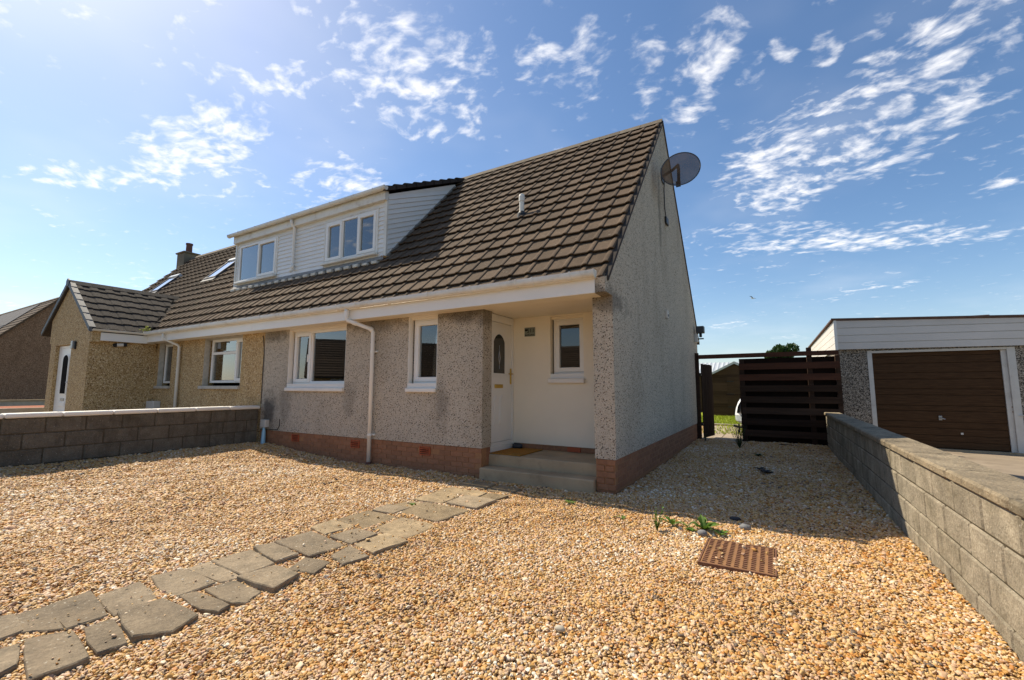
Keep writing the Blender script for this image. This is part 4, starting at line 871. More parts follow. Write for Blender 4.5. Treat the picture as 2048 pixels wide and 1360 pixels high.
# porch
PX0, PX1, PY = -15.5, -12.70, -1.40
AX, AZ_, PEL, PER, PSL = -14.42, 4.10, -16.15, -12.60, .735
pz = lambda x: AZ_ - PSL * abs(x - AX)
PD = (-15.08, -13.90, .12, 2.40)
def porch():
    fn = lambda u, z, w: (u, PY + w, z)
    wall_cells(PX0, PX1, -.05, 2.52, [PD], fn, .25).build('porch_front', 'dash_tan', nb_h)
    MB().prism([(PX0 - .12, 2.48), (PX1 + .03, 2.48), (PX1 + .03, pz(PX1) - .08), (AX, AZ_ - .10), (PX0 - .12, pz(PX0 - .12) - .08)], XZ, PY - .001, PY + .24).build('porch_gable', 'dash_tan', nb_h)
    MB().box(PX1 - .25, PX1, PY + .25, .01, -.05, 2.62).build('porch_side', 'dash_tan', nb_h)
    MB().box(PX0, PX0 + .25, PY + .25, .01, -.05, 2.62).build('porch_side', 'dash_tan', nb_h)
    MB().box(PX0, PX1, .0 - .02, .0, 2.3, 2.6).build('porch_lintel', 'dash_tan', nb_h)
    # corbel + fascia + gutter on the right eave
    MB().box(PX1 + .002, PX1 + .14, PY - .001, PY + .16, 2.40, 2.66).build('porch_corbel', 'dash_tan', nb_h)
    box('porch_fascia', 'upvc', nb_h, PX1 + .12, PX1 + .145, PY + .16, -.29, 2.44, 2.64, bev=.003)
    box('porch_soffit', 'soffit', nb_h, PX1 + .001, PX1 + .12, PY + .16, -.1, 2.445, 2.46)
    gp_ = [(PX1 + .19 + .052 * math.cos(math.pi * k / 8), 2.71 - .052 * math.sin(math.pi * k / 8)) for k in range(9)] + [(PX1 + .138, 2.74), (PX1 + .144, 2.74)] + [(PX1 + .19 - .046 * math.cos(math.pi * k / 8), 2.71 - .046 * math.sin(math.pi * k / 8)) for k in range(9)]
    MB().prism(gp_, XZ, PY - .02, -.30).build('porch_gutter', 'upvc_old', nb_h)
    # roof slopes
    pr = MB()
    for s, xe in ((1, PER + .02), (-1, PEL)):
        pr.prism([(AX, AZ_ - .05), (xe, pz(xe) - .05), (xe, pz(xe) - .10), (AX, AZ_ - .10)], XZ, PY - .05, .95)
    po = pr.build('porch_roof', 'tile_dark', nb_h)
    a = math.atan(PSL); Ls = (PER + .05 - AX) / math.cos(a); rows = 7; g = Ls / rows
    ptm = porch_tile(.33, g); pme = ptm.mesh('roof_tile', 'tile_dark')
    for r in range(rows):
        for k in range(9):
            y = PY - .02 + k * .33 + (r % 2) * 0.0; x = PER + .05 - r * g * math.cos(a)
            zmid = pz(x - .5 * g * math.cos(a)); 
            if roofz(y + .10) > zmid + .10: continue
            M = Matrix.Translation((x, y, pz(x) - .02)) @ Matrix.Rotation(R(90), 4, 'Z') @ Matrix.Rotation(a, 4, 'X')
            put('roof_tile', pme, po, M)
    Lw = (AX - PEL) / math.cos(a); 
    MB().prism([(AX, AZ_ - .02), (PEL, pz(PEL) - .02), (PEL, pz(PEL) - .06), (AX, AZ_ - .06)], XZ, PY, .9).build('left_slope', 'tile_dark', po)
    # dry verge caps
    for s, xe in ((1, PER + .06), (-1, PEL - .02)):
        n = 7
        for k in range(n):
            xa = AX + (xe - AX) * k / n; xb = AX + (xe - AX) * (k + 1) / n
            MB().prism([(xa, pz(xa) + .035), (xb, pz(xb) + .045), (xb, pz(xb) - .075), (xa, pz(xa) - .085)], XZ, PY - .075, PY - .02).prism([(xa, pz(xa) + .03), (xb, pz(xb) + .045), (xb, pz(xb) + .03), (xa, pz(xa) + .015)], XZ, PY - .02, PY + .05).build('verge_cap', 'verge_grey', po)
    rm = MB().prism([(-.12, -.10), (0, .02), (.12, -.10), (.1, -.1), (0, -.005), (-.1, -.1)], XZ, 0, .44).mesh('ridge_tile', 'ridge')
    for k in range(6):
        if PY - .05 + k * .445 < 1.0: put('ridge_tile', rm, po, (AX, PY - .05 + k * .445, AZ_ + .035))
    MB().prism([(AX - .1, AZ_ - .12), (AX + .1, AZ_ - .12), (AX + .1, AZ_ + .03), (AX, AZ_ + .09), (AX - .1, AZ_ + .03)], XZ, PY - .085, PY - .05).build('ridge_end', 'verge_grey', po)
    MB().tube([(PER + .06, -.30, 2.70), (AX, 1.0, AZ_ - .02)], .03, 8).build('valley', 'matte_black', po)
    clump(MB(), (PX1 + .25, -.36, 2.76), .05, 90, random.Random(8), .9, .025).build('moss', 'moss', po)
    # door
    d = MB(); x0, x1, z0, z1, y = PD[0] + .01, PD[1] - .01, .12, 2.39, PY + .075
    d.box(x0, x0 + .06, y, y + .06, z0, z1).box(x1 - .06, x1, y, y + .06, z0, z1).box(x0 + .06, x1 - .06, y, y + .06, z1 - .06, z1)
    do = d.build('door', 'upvc', nb_h)
    box('leaf', 'upvc', do, x0 + .062, x1 - .062, y + .01, y + .05, z0 + .02, z1 - .065)
    xc = (x0 + x1) / 2
    P = [(xc - .19, 1.12), (xc + .19, 1.12)] + [(xc + .19 * math.cos(math.pi * k / 10), 2.0 + .14 * math.sin(math.pi * k / 10)) for k in range(11)]
    MB().prism([(xc + (p - xc) * 1.25, q + (.02 if q > 1.5 else -.03)) for p, q in P], XZ, y - .006, y + .03).build('glazing_frame', 'upvc', do)
    MB().prism(P, XZ, y - .010, y + .03).build('glazing', 'matte_black', do)
    box('letterbox', 'steel', do, xc - .13, xc + .13, y - .004, y + .02, .93, 1.0)
    for zq in (.30, .55, .78): box('panel', 'upvc', do, xc - .22, xc + .22, y - .004, y + .02, zq, zq + .12, bev=.006)
    MB().tube([(x1 - .12, y - .0, 1.42), (x1 - .12, y - .05, 1.42), (x1 - .24, y - .05, 1.42)], .011, 6).build('handle', 'steel', do)
def porch_tile(w, g):
    pr = [(0, 0), (.03, .016), (.17, .018), (.21, .002), (.30, .0), (.335, -.004)]; n = len(pr); k = w / .33; L = g + .05
    A = [(u * k, 0, h - .02) for u, h in pr]; B = [(u * k, 0, h + .024) for u, h in pr]; Dd = [(u * k, L, h) for u, h in pr]
    # local x runs along +y after the turn, local y up the slope
    return MB().add(A + B + Dd, [(r * n + i, r * n + i + 1, (r + 1) * n + i + 1, (r + 1) * n + i) for r in range(2) for i in range(n - 1)] + [(n - 1, 2 * n - 1, 3 * n - 1)])
porch()
pl = thing('wall_light', 'brushed steel box light beside the white porch door', 'light', (-13.62, PY, 2.3))
box('body', 'steel', pl, -13.72, -13.60, PY - .07, PY - .002, 2.27, 2.47, bev=.01); box('back_plate', 'black_plastic', pl, -13.595, -13.54, PY - .03, PY - .002, 2.25, 2.45)
fl_ = thing('security_light', 'black tube security light under the porch gutter on tan wall', 'light', (PX1, -.80, 2.36))
MB().tube([(PX1 + .05, -.88, 2.36), (PX1 + .09, -.76, 2.37)], .042, 12).build('body', 'old_white', fl_); MB().tube([(PX1 + .09, -.76, 2.37), (PX1 + .10, -.70, 2.375)], .046, 12).tube([(PX1 + .0, -.92, 2.35), (PX1 + .05, -.88, 2.36)], .05, 12).build('hood', 'black_plastic', fl_)

# ------------------------------------------------------------------ fixtures on the house
def dish():
    t = thing('satellite_dish', 'large smoked mesh satellite dish on bracket high on the gable', 'satellite dish', (0, 3.55, 5.5))
    c = Vector((.47, 2.70, 5.26)); nrm = Vector((.60, -.80, .16)).normalized(); a = nrm.cross(Vector((0, 0, 1))).normalized(); b = a.cross(nrm).normalized(); q_ = R(-38); a, b = a * math.cos(q_) + b * math.sin(q_), b * math.cos(q_) - a * math.sin(q_)
    mb = MB(); seg, rr = 40, 7; wA, hB = .44, .29
    vs = [c - nrm * .09]
    for i in range(1, rr + 1):
        f = i / rr
        for k in range(seg):
            th = 2 * math.pi * k / seg; vs.append(c + a * (wA * f * math.cos(th)) + b * (hB * f * math.sin(th)) - nrm * .09 * (1 - f * f))
    fs = [(0, 1 + k, 1 + (k + 1) % seg) for k in range(seg)] + [(1 + (i - 1) * seg + k, 1 + i * seg + k, 1 + i * seg + (k + 1) % seg, 1 + (i - 1) * seg + (k + 1) % seg) for i in range(1, rr) for k in range(seg)]
    mb.add(vs, fs).build('reflector', 'dish_mesh', t, smooth=True)
    rim = [c + a * (wA * math.cos(2 * math.pi * k / 40)) + b * (hB * math.sin(2 * math.pi * k / 40)) for k in range(41)]
    MB().tube(rim, .010, 6, cap=False).build('rim', 'dark_grey', t)
    back = c - nrm * .12
    MB().tube([(.0, 3.40, 5.52), (.22, 3.30, 5.56), (.36, 3.10, 5.54), back + Vector((0, .10, .10)), back + Vector((0, .06, -.22))], .028, 10).build('arm', 'dark_grey', t, smooth=True)
    MB().box(back.x - .04, back.x + .04, back.y - .0, back.y + .03, back.z - .26, back.z - .16).build('mount_plate', 'black_plastic', t)
    MB().box(-.0, .02, 3.30, 3.50, 5.40, 5.66).build('wall_plate', 'dark_grey', t)
    MB().tube([(.05, 3.40, 5.50), (.012, 3.50, 5.30), (.012, 3.50, 4.9), (.012, 3.62, 4.75)], .009, 6).build('cable', 'black_plastic', t)
    MB().box(.0, .04, 3.50, 3.72, 4.60, 4.74, bev=.01).tube([(.02, 3.55, 4.6), (.05, 3.58, 4.55), (.02, 3.64, 4.6)], .01, 6).build('cable_clip', 'black_plastic', t)
dish()
t = thing('alarm_sensor', 'small white box sensor on the grey gable wall', 'sensor', (0, 3.27, 2.70)); box('case', 'old_white', t, .001, .05, 3.22, 3.32, 2.63, 2.78, bev=.006); box('lens', 'dark_grey', t, .0505, .056, 3.24, 3.30, 2.66, 2.70)
t = thing('floodlight', 'old grey security floodlight on the far corner of the gable', 'light', (0, 6.9, 2.7))
MB().box(.05, .24, 6.78, 6.98, 2.72, 2.90, bev=.012).build('lamp_housing', 'dark_grey', t); box('bracket', 'black_plastic', t, .001, .22, 6.85, 6.89, 2.56, 2.59)
MB().box(.001, .08, 6.80, 6.96, 2.49, 2.70, bev=.008).build('junction_box', 'old_white', t); MB().tube([(.15, 6.86, 2.72), (.15, 6.84, 2.62)], .035, 10).build('sensor', 'black_plastic', t)
t = thing('house_sign', 'small dark slate house number sign on the cream porch wall', 'sign', (-1.75, 1.05, 2.23))
box('plate', 'slate_sign', t, -1.855, -1.655, 1.038, 1.0495, 2.155, 2.305, bev=.004)
def text(s, size, loc, m, parent, name):
    cu = bpy.data.curves.new(name, 'FONT'); cu.body = s; cu.size = size; cu.extrude = .001; cu.align_x = 'CENTER'
    o = bpy.data.objects.new(name, cu); C.objects.link(o); o.rotation_euler = (R(90), 0, 0); o.location = loc
    bpy.context.view_layer.update(); me = bpy.data.meshes.new_from_object(o.evaluated_get(bpy.context.evaluated_depsgraph_get())); M = o.matrix_world.copy(); bpy.data.objects.remove(o)
    me.materials.clear(); me.materials.append(MATS[m]); return put(name, me, parent, M)
text('511', .095, (-1.735, 1.0365, 2.218), 'sign_ink', t, 'numerals')
mb = MB()
for k in range(9): mb.box(-1.845 + k * .02, -1.845 + k * .02 + .012, 1.0365, 1.0385, 2.168, 2.186 + .006 * (k % 3 == 0))
mb.box(-1.845, -1.80, 1.0365, 1.0385, 2.245, 2.28).build('small_lettering', 'sign_ink', t)
t = thing('doormat', 'orange brown coir doormat on the concrete porch step', 'doormat', (-1.75, .6, .312))
MB().box(-2.03, -1.50, .26, 1.0, .313, .328, bev=.004).build('mat', 'doormat', t)
def rock(name, label, c, s, m, seed, cat='stone', group=None):
    bm = bmesh.new(); bmesh.ops.create_icosphere(bm, subdivisions=2, radius=1.0); rnd = random.Random(seed)
    for v in bm.verts: v.co = Vector((v.co.x * s[0], v.co.y * s[1], v.co.z * s[2])) * rnd.uniform(.86, 1.1)
    me = bpy.data.meshes.new(name); bm.to_mesh(me); bm.free(); me.materials.append(MATS[m])
    for p in me.polygons: p.use_smooth = True
    c = (c[0], c[1], c[2] - .008)
    return tag(put(name, me, None, c), label, cat, group)
rock('stone', 'dark rounded stone on the doormat against the cream wall', (-1.93, .93, .37), (.10, .07, .05), 'stone_dark', 1)
rock('stone', 'grey stone beside the dandelion next to the manhole cover', (1.105, -1.078, .035), (.045, .035, .03), 'stone_grey', 2)
rock('stone', 'larger grey stone lying behind the manhole cover at the shadow edge', (1.422, -.696, .035), (.05, .04, .032), 'stone_grey', 3)
rock('stone', 'dark slate chip in the shadow behind the manhole cover', (1.316, -.40, .025), (.055, .035, .022), 'stone_dark', 4)
rock('stone', 'pale flat stone lying in the gravel in the foreground', (.656, -3.119, .02), (.032, .022, .015), 'paving_edge', 6)
t = thing('meter_box', 'small white box with pale blue pipe at the foot of the grey wall', 'box', (-7.4, -.03, .4))
box('case', 'old_white', t, -7.47, -7.29, -.09, -.001, .48, .635, bev=.008); MB().tube([(-7.37, -.06, .48), (-7.37, -.06, .38), (-7.36, -.07, .10)], [.02, .035, .045], 10).build('pipe', 'pale_blue', t)
MB().tube([(-7.6, -.02, .43), (-7.3, -.012, .435), (-6.98, -.012, .45), (-6.93, -.012, .52), (-6.93, -.012, .66)], .007, 6).build('cable', 'black_plastic', t)

# ------------------------------------------------------------------ fence and gate
FY = 6.74
def fence():
    t = thing('slat_fence', 'dark stained hit and miss slat fence between house and garage', 'fence', (2, FY, 0))
    for x, z, w_ in ((.03, 2.20, .11), (1.06, 2.0, .10)): box('post', 'wood_dark', t, x - w_ / 2, x + w_ / 2, FY, FY + .10, -.05, z, bev=.005)
    box('post', 'wood_dark', t, 2.40, 2.50, FY + .03, FY + .13, -.05, 2.24, bev=.005)
    box('post', 'wood_dark', t, 2.93, 3.02, FY + .03, FY + .12, -.05, 2.05, bev=.005)
    MB().prism([(.085, 2.04), (3.0, 2.05), (3.0, 2.155), (.085, 2.145)], XZ, FY - .03, FY - .002).build('top_rail', 'wood_red', t)
    for k in range(7):
        z = 1.83 - k * .264; m = 'wood_red' if k < 2 else 'wood_dark'
        MB().prism([(1.0, z - .08), (3.0, z - .075), (3.0, z + .075), (1.0, z + .07)], XZ, FY - .024, FY - .003).build('slat', m, t)
    for k in range(8):
        z = 1.955 - k * .264
        if k == 7: z = .08
        MB().prism([(1.0, z - .080), (2.98, z - .075), (2.98, z + .075), (1.0, z + .07)], XZ, FY + .135, FY + .155).build('slat', 'wood_gap_shade', t)
    MB().tube([(1.1, FY + .02, .02), (1.1, FY + .02, .8)], .001, 4)
    box('batten', 'gate_wood', t, 1.005, 1.03, FY - .05, FY - .026, .0, .95)
    g = thing('garden_gate', 'dark boarded garden gate standing open beside the gable', 'gate', (.12, FY + .1, 0))
    a = R(80); u = Vector((math.cos(a), math.sin(a), 0)); nn = Vector((-u.y, u.x, 0))
    for k in range(6):
        p = Vector((.125, FY + .11, 0)) + u * (k * .148)
        M = Matrix(((u.x, nn.x, 0, p.x), (u.y, nn.y, 0, p.y), (0, 0, 1, 0), (0, 0, 0, 1)))
        MB().box(.004, .142, -.011, .011, .05, 1.93 - .01 * (k % 2), bev=.003).build('board', 'gate_wood', g, at=M)
    for z in (.35, 1.6):
        M = Matrix(((u.x, nn.x, 0, .125), (u.y, nn.y, 0, FY + .11), (0, 0, 1, 0), (0, 0, 0, 1))); MB().box(0, .87, .012, .05, z, z + .09).build('rail', 'wood_dark', g, at=M)
    MB().box(.09, .13, FY + .03, FY + .1, 1.62, 1.66).box(.09, .13, FY + .03, FY + .1, .38, .42).build('hinge', 'black_plastic', g)
fence()

# ------------------------------------------------------------------ garage
def garage():
    t = thing('garage', 'pebbledashed garage with white cladding fascia and brown up-and-over door', 'garage', (5, 12, 0))
    gx0, gx1, gy, gd = 3.075, 6.9, 7.65, 16.6
    DO = (3.63, 5.97, -.02, 2.17)
    wall_cells(gx0, gx1, -.05, 2.25, [DO], lambda u, z, w: (u, gy + w, z), .2).build('front_wall', 'dash_garage', t)
    MB().box(gx0, gx0 + .2, gy + .2, gd, -.05, 2.3).box(gx1 - .2, gx1, gy + .2, gd, -.05, 2.3).box(gx0 + .2, gx1 - .2, gd - .2, gd, -.05, 2.3).build('side_wall', 'dash_garage', t)
    fx0, fx1 = 3.06, 7.0; ztop = lambda x: 2.925 - .054 * (x - 3.07)
    zb = lambda x: 2.22 - .012 * (x - 3.07)
    MB().prism([(fx0 + .02, zb(fx0) + .02), (fx1, zb(fx1) + .02), (fx1, ztop(fx1) - .02), (fx0 + .02, ztop(fx0) - .02)], XZ, gy - .06, gy - .02).build('fascia_backing', 'upvc_old', t)
    lines = [2.22, 2.385, 2.56, 2.735, 2.96]
    for k in range(4):
        a, b = lines[k], lines[k + 1]; f = lambda x, z: z - .030 * (x - 3.07) * (z - 1.8) / 1.0
        P = [(fx0, f(fx0, a) + .006), (fx1, f(fx1, a) + .006), (fx1, min(f(fx1, b) - .006, ztop(fx1))), (fx0, min(f(fx0, b) - .006, ztop(fx0)))]
        MB().prism(P, XZ, gy - .082, gy - .062).build('cladding_board', 'garage_upvc', t)
        MB().prism([(gy - .08, a + .006), (gd, a + .012), (gd, b - .004 if k < 3 else 2.90), (gy - .08, b - .006 if k < 3 else 2.925)], YZ, gx0 - .035, gx0 - .017).build('cladding_board', 'garage_upvc', t)
    box('corner_trim', 'upvc', t, gx0 - .045, gx0 + .012, gy - .095, gy - .055, 2.215, 2.935)
    MB().prism([(gy - .06, 2.26), (gd, 2.26), (gd, 2.88), (gy - .06, 2.90)], YZ, gx0 - .017, gx0).build('side_backing', 'old_white', t)
    # corrugated roof sheet, ends showing along the left edge
    mb = MB(); n = 150; vs = []
    for i in range(n + 1):
        y = gy - .13 + (gd - gy + .2) * i / n; h = .022 * math.cos(i / 150 * 2 * math.pi * 60)
        vs += [(gx0 - .09, y, 2.955 + h), (fx1 + .1, y, 2.955 - .054 * 4 + h), (gx0 - .09, y, 2.930 + h), (fx1 + .1, y, 2.93 - .216 + h)]
    mb.add(vs, [q for i in range(n) for q in ((4 * i, 4 * i + 1, 4 * i + 5, 4 * i + 4), (4 * i + 2, 4 * i + 6, 4 * i + 7, 4 * i + 3), (4 * i, 4 * i + 4, 4 * i + 6, 4 * i + 2), )] + [(0, 2, 3, 1)])
    mb.build('roof', 'garage_roof', t)
    MB().box(5.3, 5.7, gy - .10, gy + .1, 2.825, 2.855, bev=.01).build('roof_patch', 'garage_roof', t)
    fr = MB().box(DO[0], DO[0] + .085, gy - .018, gy + .12, 0, DO[3] - .05).box(DO[1] - .14, DO[1] - .06, gy + .02, gy + .12, 0, DO[3] - .055).box(DO[1] - .058, DO[1] + .06, gy - .022, gy + .1, -.01, DO[3]).box(DO[0], DO[1] - .06, gy - .02, gy + .12, DO[3] - .05, DO[3])
    fr.build('door_frame', 'old_white', t)
    d = MB().box(DO[0] + .085, DO[1] - .14, gy + .06, gy + .075, 0.03, DO[3] - .05).build('door', 'garage_door', t)
    edges = [2.12, 2.03, 1.87, 1.66, 1.515, 1.30, 1.168, .935, .82, .586, .45, .30, .17, .03]
    for k in range(len(edges) - 1):
        MB().box(DO[0] + .088, DO[1] - .143, gy + .045, gy + .061, edges[k + 1] + .006, edges[k] - .006, bev=.004).build('panel', 'garage_door', d)
    h = MB().box(4.77, 4.83, gy + .025, gy + .044, .62, .72, bev=.006).tube([(4.80, gy + .03, .67), (4.80, gy - .03, .67), (4.86, gy - .03, .65)], .012, 8).build('handle', 'steel', d)
    MB().box(5.10, 5.14, gy + .03, gy + .044, .33, .37).build('latch', 'old_white', d)
    box('threshold', 'concrete', t, DO[0] - .05, DO[1] + .1, gy - .10, gy + .1, -.03, .015)
    MB().tube([(5.98, gy - .03, .76), (6.15, gy - .14, .78), (6.3, gy - .12, .83)], .012, 6).build('cable_stub', 'old_white', t)
    MB().box(5.90, 5.915, gy + .01, gy + .02, .92, .945).box(5.90, 5.915, gy + .01, gy + .02, .82, .845).build('rust_bolt', 'rust', t)
garage()
tag(MB().box(3.0, 3.4, 6.9, 7.1, -.02, .06).build('brick', 'brick'), 'red brick lying by the garage end of the block wall', 'brick')

# ------------------------------------------------------------------ back garden
sheet('lawn', -8, 14, 12.4, 40, -.03, 'grass_base' if 'grass_base' in MATS else 'moss')
def patio():
    p = tag(MB().box(-2, 8, 6.87, 12.2, -.10, -.045).build('patio', 'gravel_bed'), kind='structure')
    me = bevelbox_mesh('paving_slab', .59, .59, .05, 'patio', .006)
    for i in range(5):
        for j in range(8): put('paving_slab', me, p, (.15 + i * .6, 7.2 + j * .6, -.025))
    e = tag(MB().box(-2, 8, 12.2, 12.38, -.08, .03).build('kerb', 'paving_edge'), kind='structure')
patio()
def blades(name, pts, h, m, label, cat, n_each=1, kind=None, group=None, seed=1, w=.008, lean=.35, loc=(0, 0, 0)):
    rnd = random.Random(seed); mb = MB()
    for (x, y, z) in pts:
        for _ in range(n_each):
            hh = h * rnd.uniform(.55, 1.15); a = rnd.uniform(0, 6.28); l = lean * hh * rnd.uniform(.2, 1.2); dx, dy = math.cos(a) * l, math.sin(a) * l; px, py = -math.sin(a) * w, math.cos(a) * w
            b0 = Vector((x + rnd.gauss(0, .02), y + rnd.gauss(0, .02), z))
            mb.add([b0 + Vector((-px, -py, 0)), b0 + Vector((px, py, 0)), b0 + Vector((dx * .4 + px * .8, dy * .4 + py * .8, hh * .6)), b0 + Vector((dx * .4 - px * .8, dy * .4 - py * .8, hh * .6)), b0 + Vector((dx, dy, hh))], [(0, 1, 2, 3), (3, 2, 4)])
    return tag(mb.build(name, m), label, cat, group, kind)
rl = random.Random(11)
blades('lawn_grass', [(rl.uniform(-1.5, 1.8), rl.uniform(12.45, 17.8), -.03) for _ in range(5200)], .09, 'grass', 'bright green lawn seen through the gateway', 'grass', kind='stuff', w=.012)
blades('patio_weeds', [(rl.gauss(.55, .35), rl.uniform(8.5, 12.1), -.01) for _ in range(420)], .09, 'grass', 'weeds and grass growing between the back garden slabs', 'weeds', kind='stuff', w=.012, lean=.8)
def shed(name, label, x0, x1, y0, y1, ze, za, m, rm, door=True):
    t = thing(name, label, 'shed', ((x0 + x1) / 2, (y0 + y1) / 2, 0)); xc = (x0 + x1) / 2
    MB().prism([(x0, -.05), (x1, -.05), (x1, ze), (xc, za), (x0, ze)], XZ, y0, y1).build('wall', m, t)
    n = 13
    for k in range(n):
        z = k * (za / n); z2 = z + za / n - .006; hw = lambda q: (x1 - x0) / 2 if q < ze else (x1 - x0) / 2 * (za - q) / (za - ze)
        if hw(z2) < .03: continue
        MB().prism([(xc - hw(z), z), (xc + hw(z), z), (xc + hw(z2), z2), (xc - hw(z2), z2)], XZ, y0 - .022, y0 - .002).build('board', m, t)
    s = (za - ze) / (xc - x0)
    for sg in (-1, 1):
        mb = MB(); mm = 26; vs = []
        for i in range(mm + 1):
            y = y0 - .12 + (y1 - y0 + .24) * i / mm; h = .012 * (i % 2)
            vs += [(xc, y, za + .03 + h), (xc + sg * ((x1 - x0) / 2 + .12), y, ze + .03 - s * .12 + h)]
        mb.add(vs, [(2 * i, 2 * i + 1, 2 * i + 3, 2 * i + 2) for i in range(mm)]).build('roof', rm, t)
        MB().prism([(xc, za + .03), (xc + sg * ((x1 - x0) / 2 + .12), ze + .03 - s * .12), (xc + sg * ((x1 - x0) / 2 + .12), ze - .07 - s * .12), (xc, za - .08)], XZ, y0 - .14, y0 - .115).build('bargeboard', rm, t)
    if door:
        d = box('door', m, t, xc - .35, xc + .45, y0 - .045, y0 - .024, .08, 1.85)
        for z in (.4, 1.0, 1.6): box('hinge', 'black_plastic', d, xc - .34, xc - .05, y0 - .055, y0 - .046, z, z + .05)
shed('shed', 'dark wooden garden shed with weatherboard gable beyond the gate', -1.02, 1.32, 18.0, 20.4, 1.93, 2.54, 'shed_wood', 'metal_roof')
t = thing('outbuilding', 'low outbuilding with pale ribbed metal roof behind the shed', 'shed', (-2.0, 22, 0))
MB().box(-4.0, .2, 21.6, 24, -.05, 2.1).build('wall', 'shed_wood', t)
mb = MB(); vs = []
for i in range(61):
    x = -4.2 + 4.6 * i / 60; h = .03 if i % 3 == 0 else 0; vs += [(x, 21.3, 2.06 + h), (x, 23.2, 2.80 + h)]
mb.add(vs, [(2 * i, 2 * i + 2, 2 * i + 3, 2 * i + 1) for i in range(60)]).build('roof', 'metal_roof', t)
# boat-shaped trailer behind the fence
def trailer():
    t = thing('trailer', 'white rounded trailer body half hidden behind the dark slat fence', 'trailer', (1.6, 9, 0))
    def shell(prof, y0, y1, name, m, inset=.0):
        mb = MB(); n = len(prof); rows = []
        for j in range(7):
            f = j / 6; y = y0 + (y1 - y0) * f; k = 1 - .25 * (2 * f - 1) ** 4; rows.append([(2.0 + (x - 2.0) * (k if x < 2 else 1), y, z) for x, z in prof])
        mb.add([p for r_ in rows for p in r_], [(j * n + i, j * n + (i + 1) % n, (j + 1) * n + (i + 1) % n, (j + 1) * n + i) for j in range(6) for i in range(n)] + [tuple(range(n)), tuple(range(6 * n, 7 * n))])
        return mb.build(name, m, t, smooth=False)
    shell([(.67, .52), (.70, .70), (.76, .88), (.85, 1.02), (.98, 1.12), (2.4, 1.2), (2.4, .50)], 8.9, 10.6, 'body', 'trailer_white')
    shell([(.67, .515), (.68, .36), (.80, .27), (2.4, .27), (2.4, .498), (.7, .50)], 8.88, 10.62, 'lower_body', 'trailer_grey')
    MB().prism([(.76, .60), (.80, .80), (.90, .98), (.94, .97), (.85, .80), (.82, .60)], XZ, 8.86, 9.2).build('window_strip', 'black_plastic', t)
    MB().tube([(1.6, 9.1, .22), (.80, 8.9, .20), (.66, 8.88, .24)], .03, 8).tube([(.80, 8.9, .30), (.80, 8.9, .03)], .022, 8).build('tow_bar', 'black_plastic', t)
    MB().tube([(.77, 8.9, .06), (.83, 8.9, .06)], .06, 12).build('jockey_wheel', 'black_plastic', t)
    MB().tube([(1.8, 8.82, .18), (1.8, 8.98, .18)], .2, 16).build('wheel', 'black_plastic', t)
    MB().box(.52, .98, 8.80, 8.84, 1.10, 1.13).build('handle_bar', 'gate_wood', t)
trailer()

# ------------------------------------------------------------------ small plants
def leafy(name, label, c, n, L, w, seed, m='leaf', up=.6, group=None, cat='weed'):
    """rosette of broad bent leaves"""
    rnd = random.Random(seed); mb = MB(); c = Vector(c)
    for k in range(n):
        a = 2 * math.pi * k / n + rnd.uniform(-.4, .4); l = L * rnd.uniform(.6, 1.1); d = Vector((math.cos(a), math.sin(a), 0)); s = Vector((-d.y, d.x, 0)); e = rnd.uniform(up * .6, up * 1.3); pts = []
        for i in range(6):
            f = i / 5; r = l * f * math.cos(e * (1 - f * .5)); z = l * f * math.sin(e * (1 - f * .45)); ww = w * (0.25 + 1.2 * math.sin(math.pi * min(f * .95 + .05, 1)) * (.6 + .4 * (i % 2)))
            if i == 5: ww = .001
            p = c + d * r + Vector((0, 0, z)); pts.append((p - s * ww + Vector((0, 0, ww * .4)), p, p + s * ww + Vector((0, 0, ww * .4))))
        mb.add([q for p in pts for q in p], [f_ for i in range(5) for f_ in ((3 * i, 3 * i + 1, 3 * i + 4, 3 * i + 3), (3 * i + 1, 3 * i + 2, 3 * i + 5, 3 * i + 4))])
    return tag(mb.build(name, m), label, cat, group)
def tallweed(name, label, c, h, n, seed, m='leaf', sp=.05):
    rnd = random.Random(seed); t = thing(name, label, 'weed', c); c = Vector(c); st = MB(); lf = MB()
    for k in range(n):
        tip = c + Vector((rnd.gauss(0, sp), rnd.gauss(0, sp), h * rnd.uniform(.5, 1.0))); mid = c.lerp(tip, .5) + Vector((rnd.gauss(0, .01), rnd.gauss(0, .01), 0)); st.tube([c, mid, tip], [.004, .003, .001], 5)
        for j in range(9):
            f = rnd.uniform(.15, 1); p = c.lerp(tip, f); a = rnd.uniform(0, 6.28); q = rnd.uniform(.015, .032) * (1.2 - .5 * f); d = Vector((math.cos(a), math.sin(a), rnd.uniform(.1, .7))) * q; s = Vector((-d.y, d.x, 0)) * .4
            lf.add([p, p + d * .5 + s, p + d, p + d * .5 - s], [(0, 1, 2, 3)])
    st.build('stem', m, t); lf.build('foliage', m, t)
tallweed('weed', 'tall leafy weed in the gravel at the shadow edge', (.726, -1.13, .0), .22, 9, 21)
leafy('weed', 'three leaved weed seedling left of the manhole cover', (.817, -.904, .01), 5, .15, .018, 22, up=.8)
leafy('weed', 'thin spindly dandelion left of the broad dandelion', (.951, -.893, .01), 5, .14, .008, 23, up=.7)
leafy('weed', 'broad bright green dandelion rosette behind the manhole cover', (1.096, -.925, .01), 13, .165, .019, 24, up=.95)
leafy('weed', 'small dandelion at the back left corner of the manhole cover', (1.245, -.994, .01), 7, .085, .010, 25, up=.7)
leafy('weed', 'low pale green clover patch in front of the spindly dandelion', (1.004, -1.012, .02), 12, .06, .010, 26, up=.3)
leafy('weed', 'flat green weed below the porch column', (-.332, -.663, .012), 10, .09, .010, 27, up=.3)
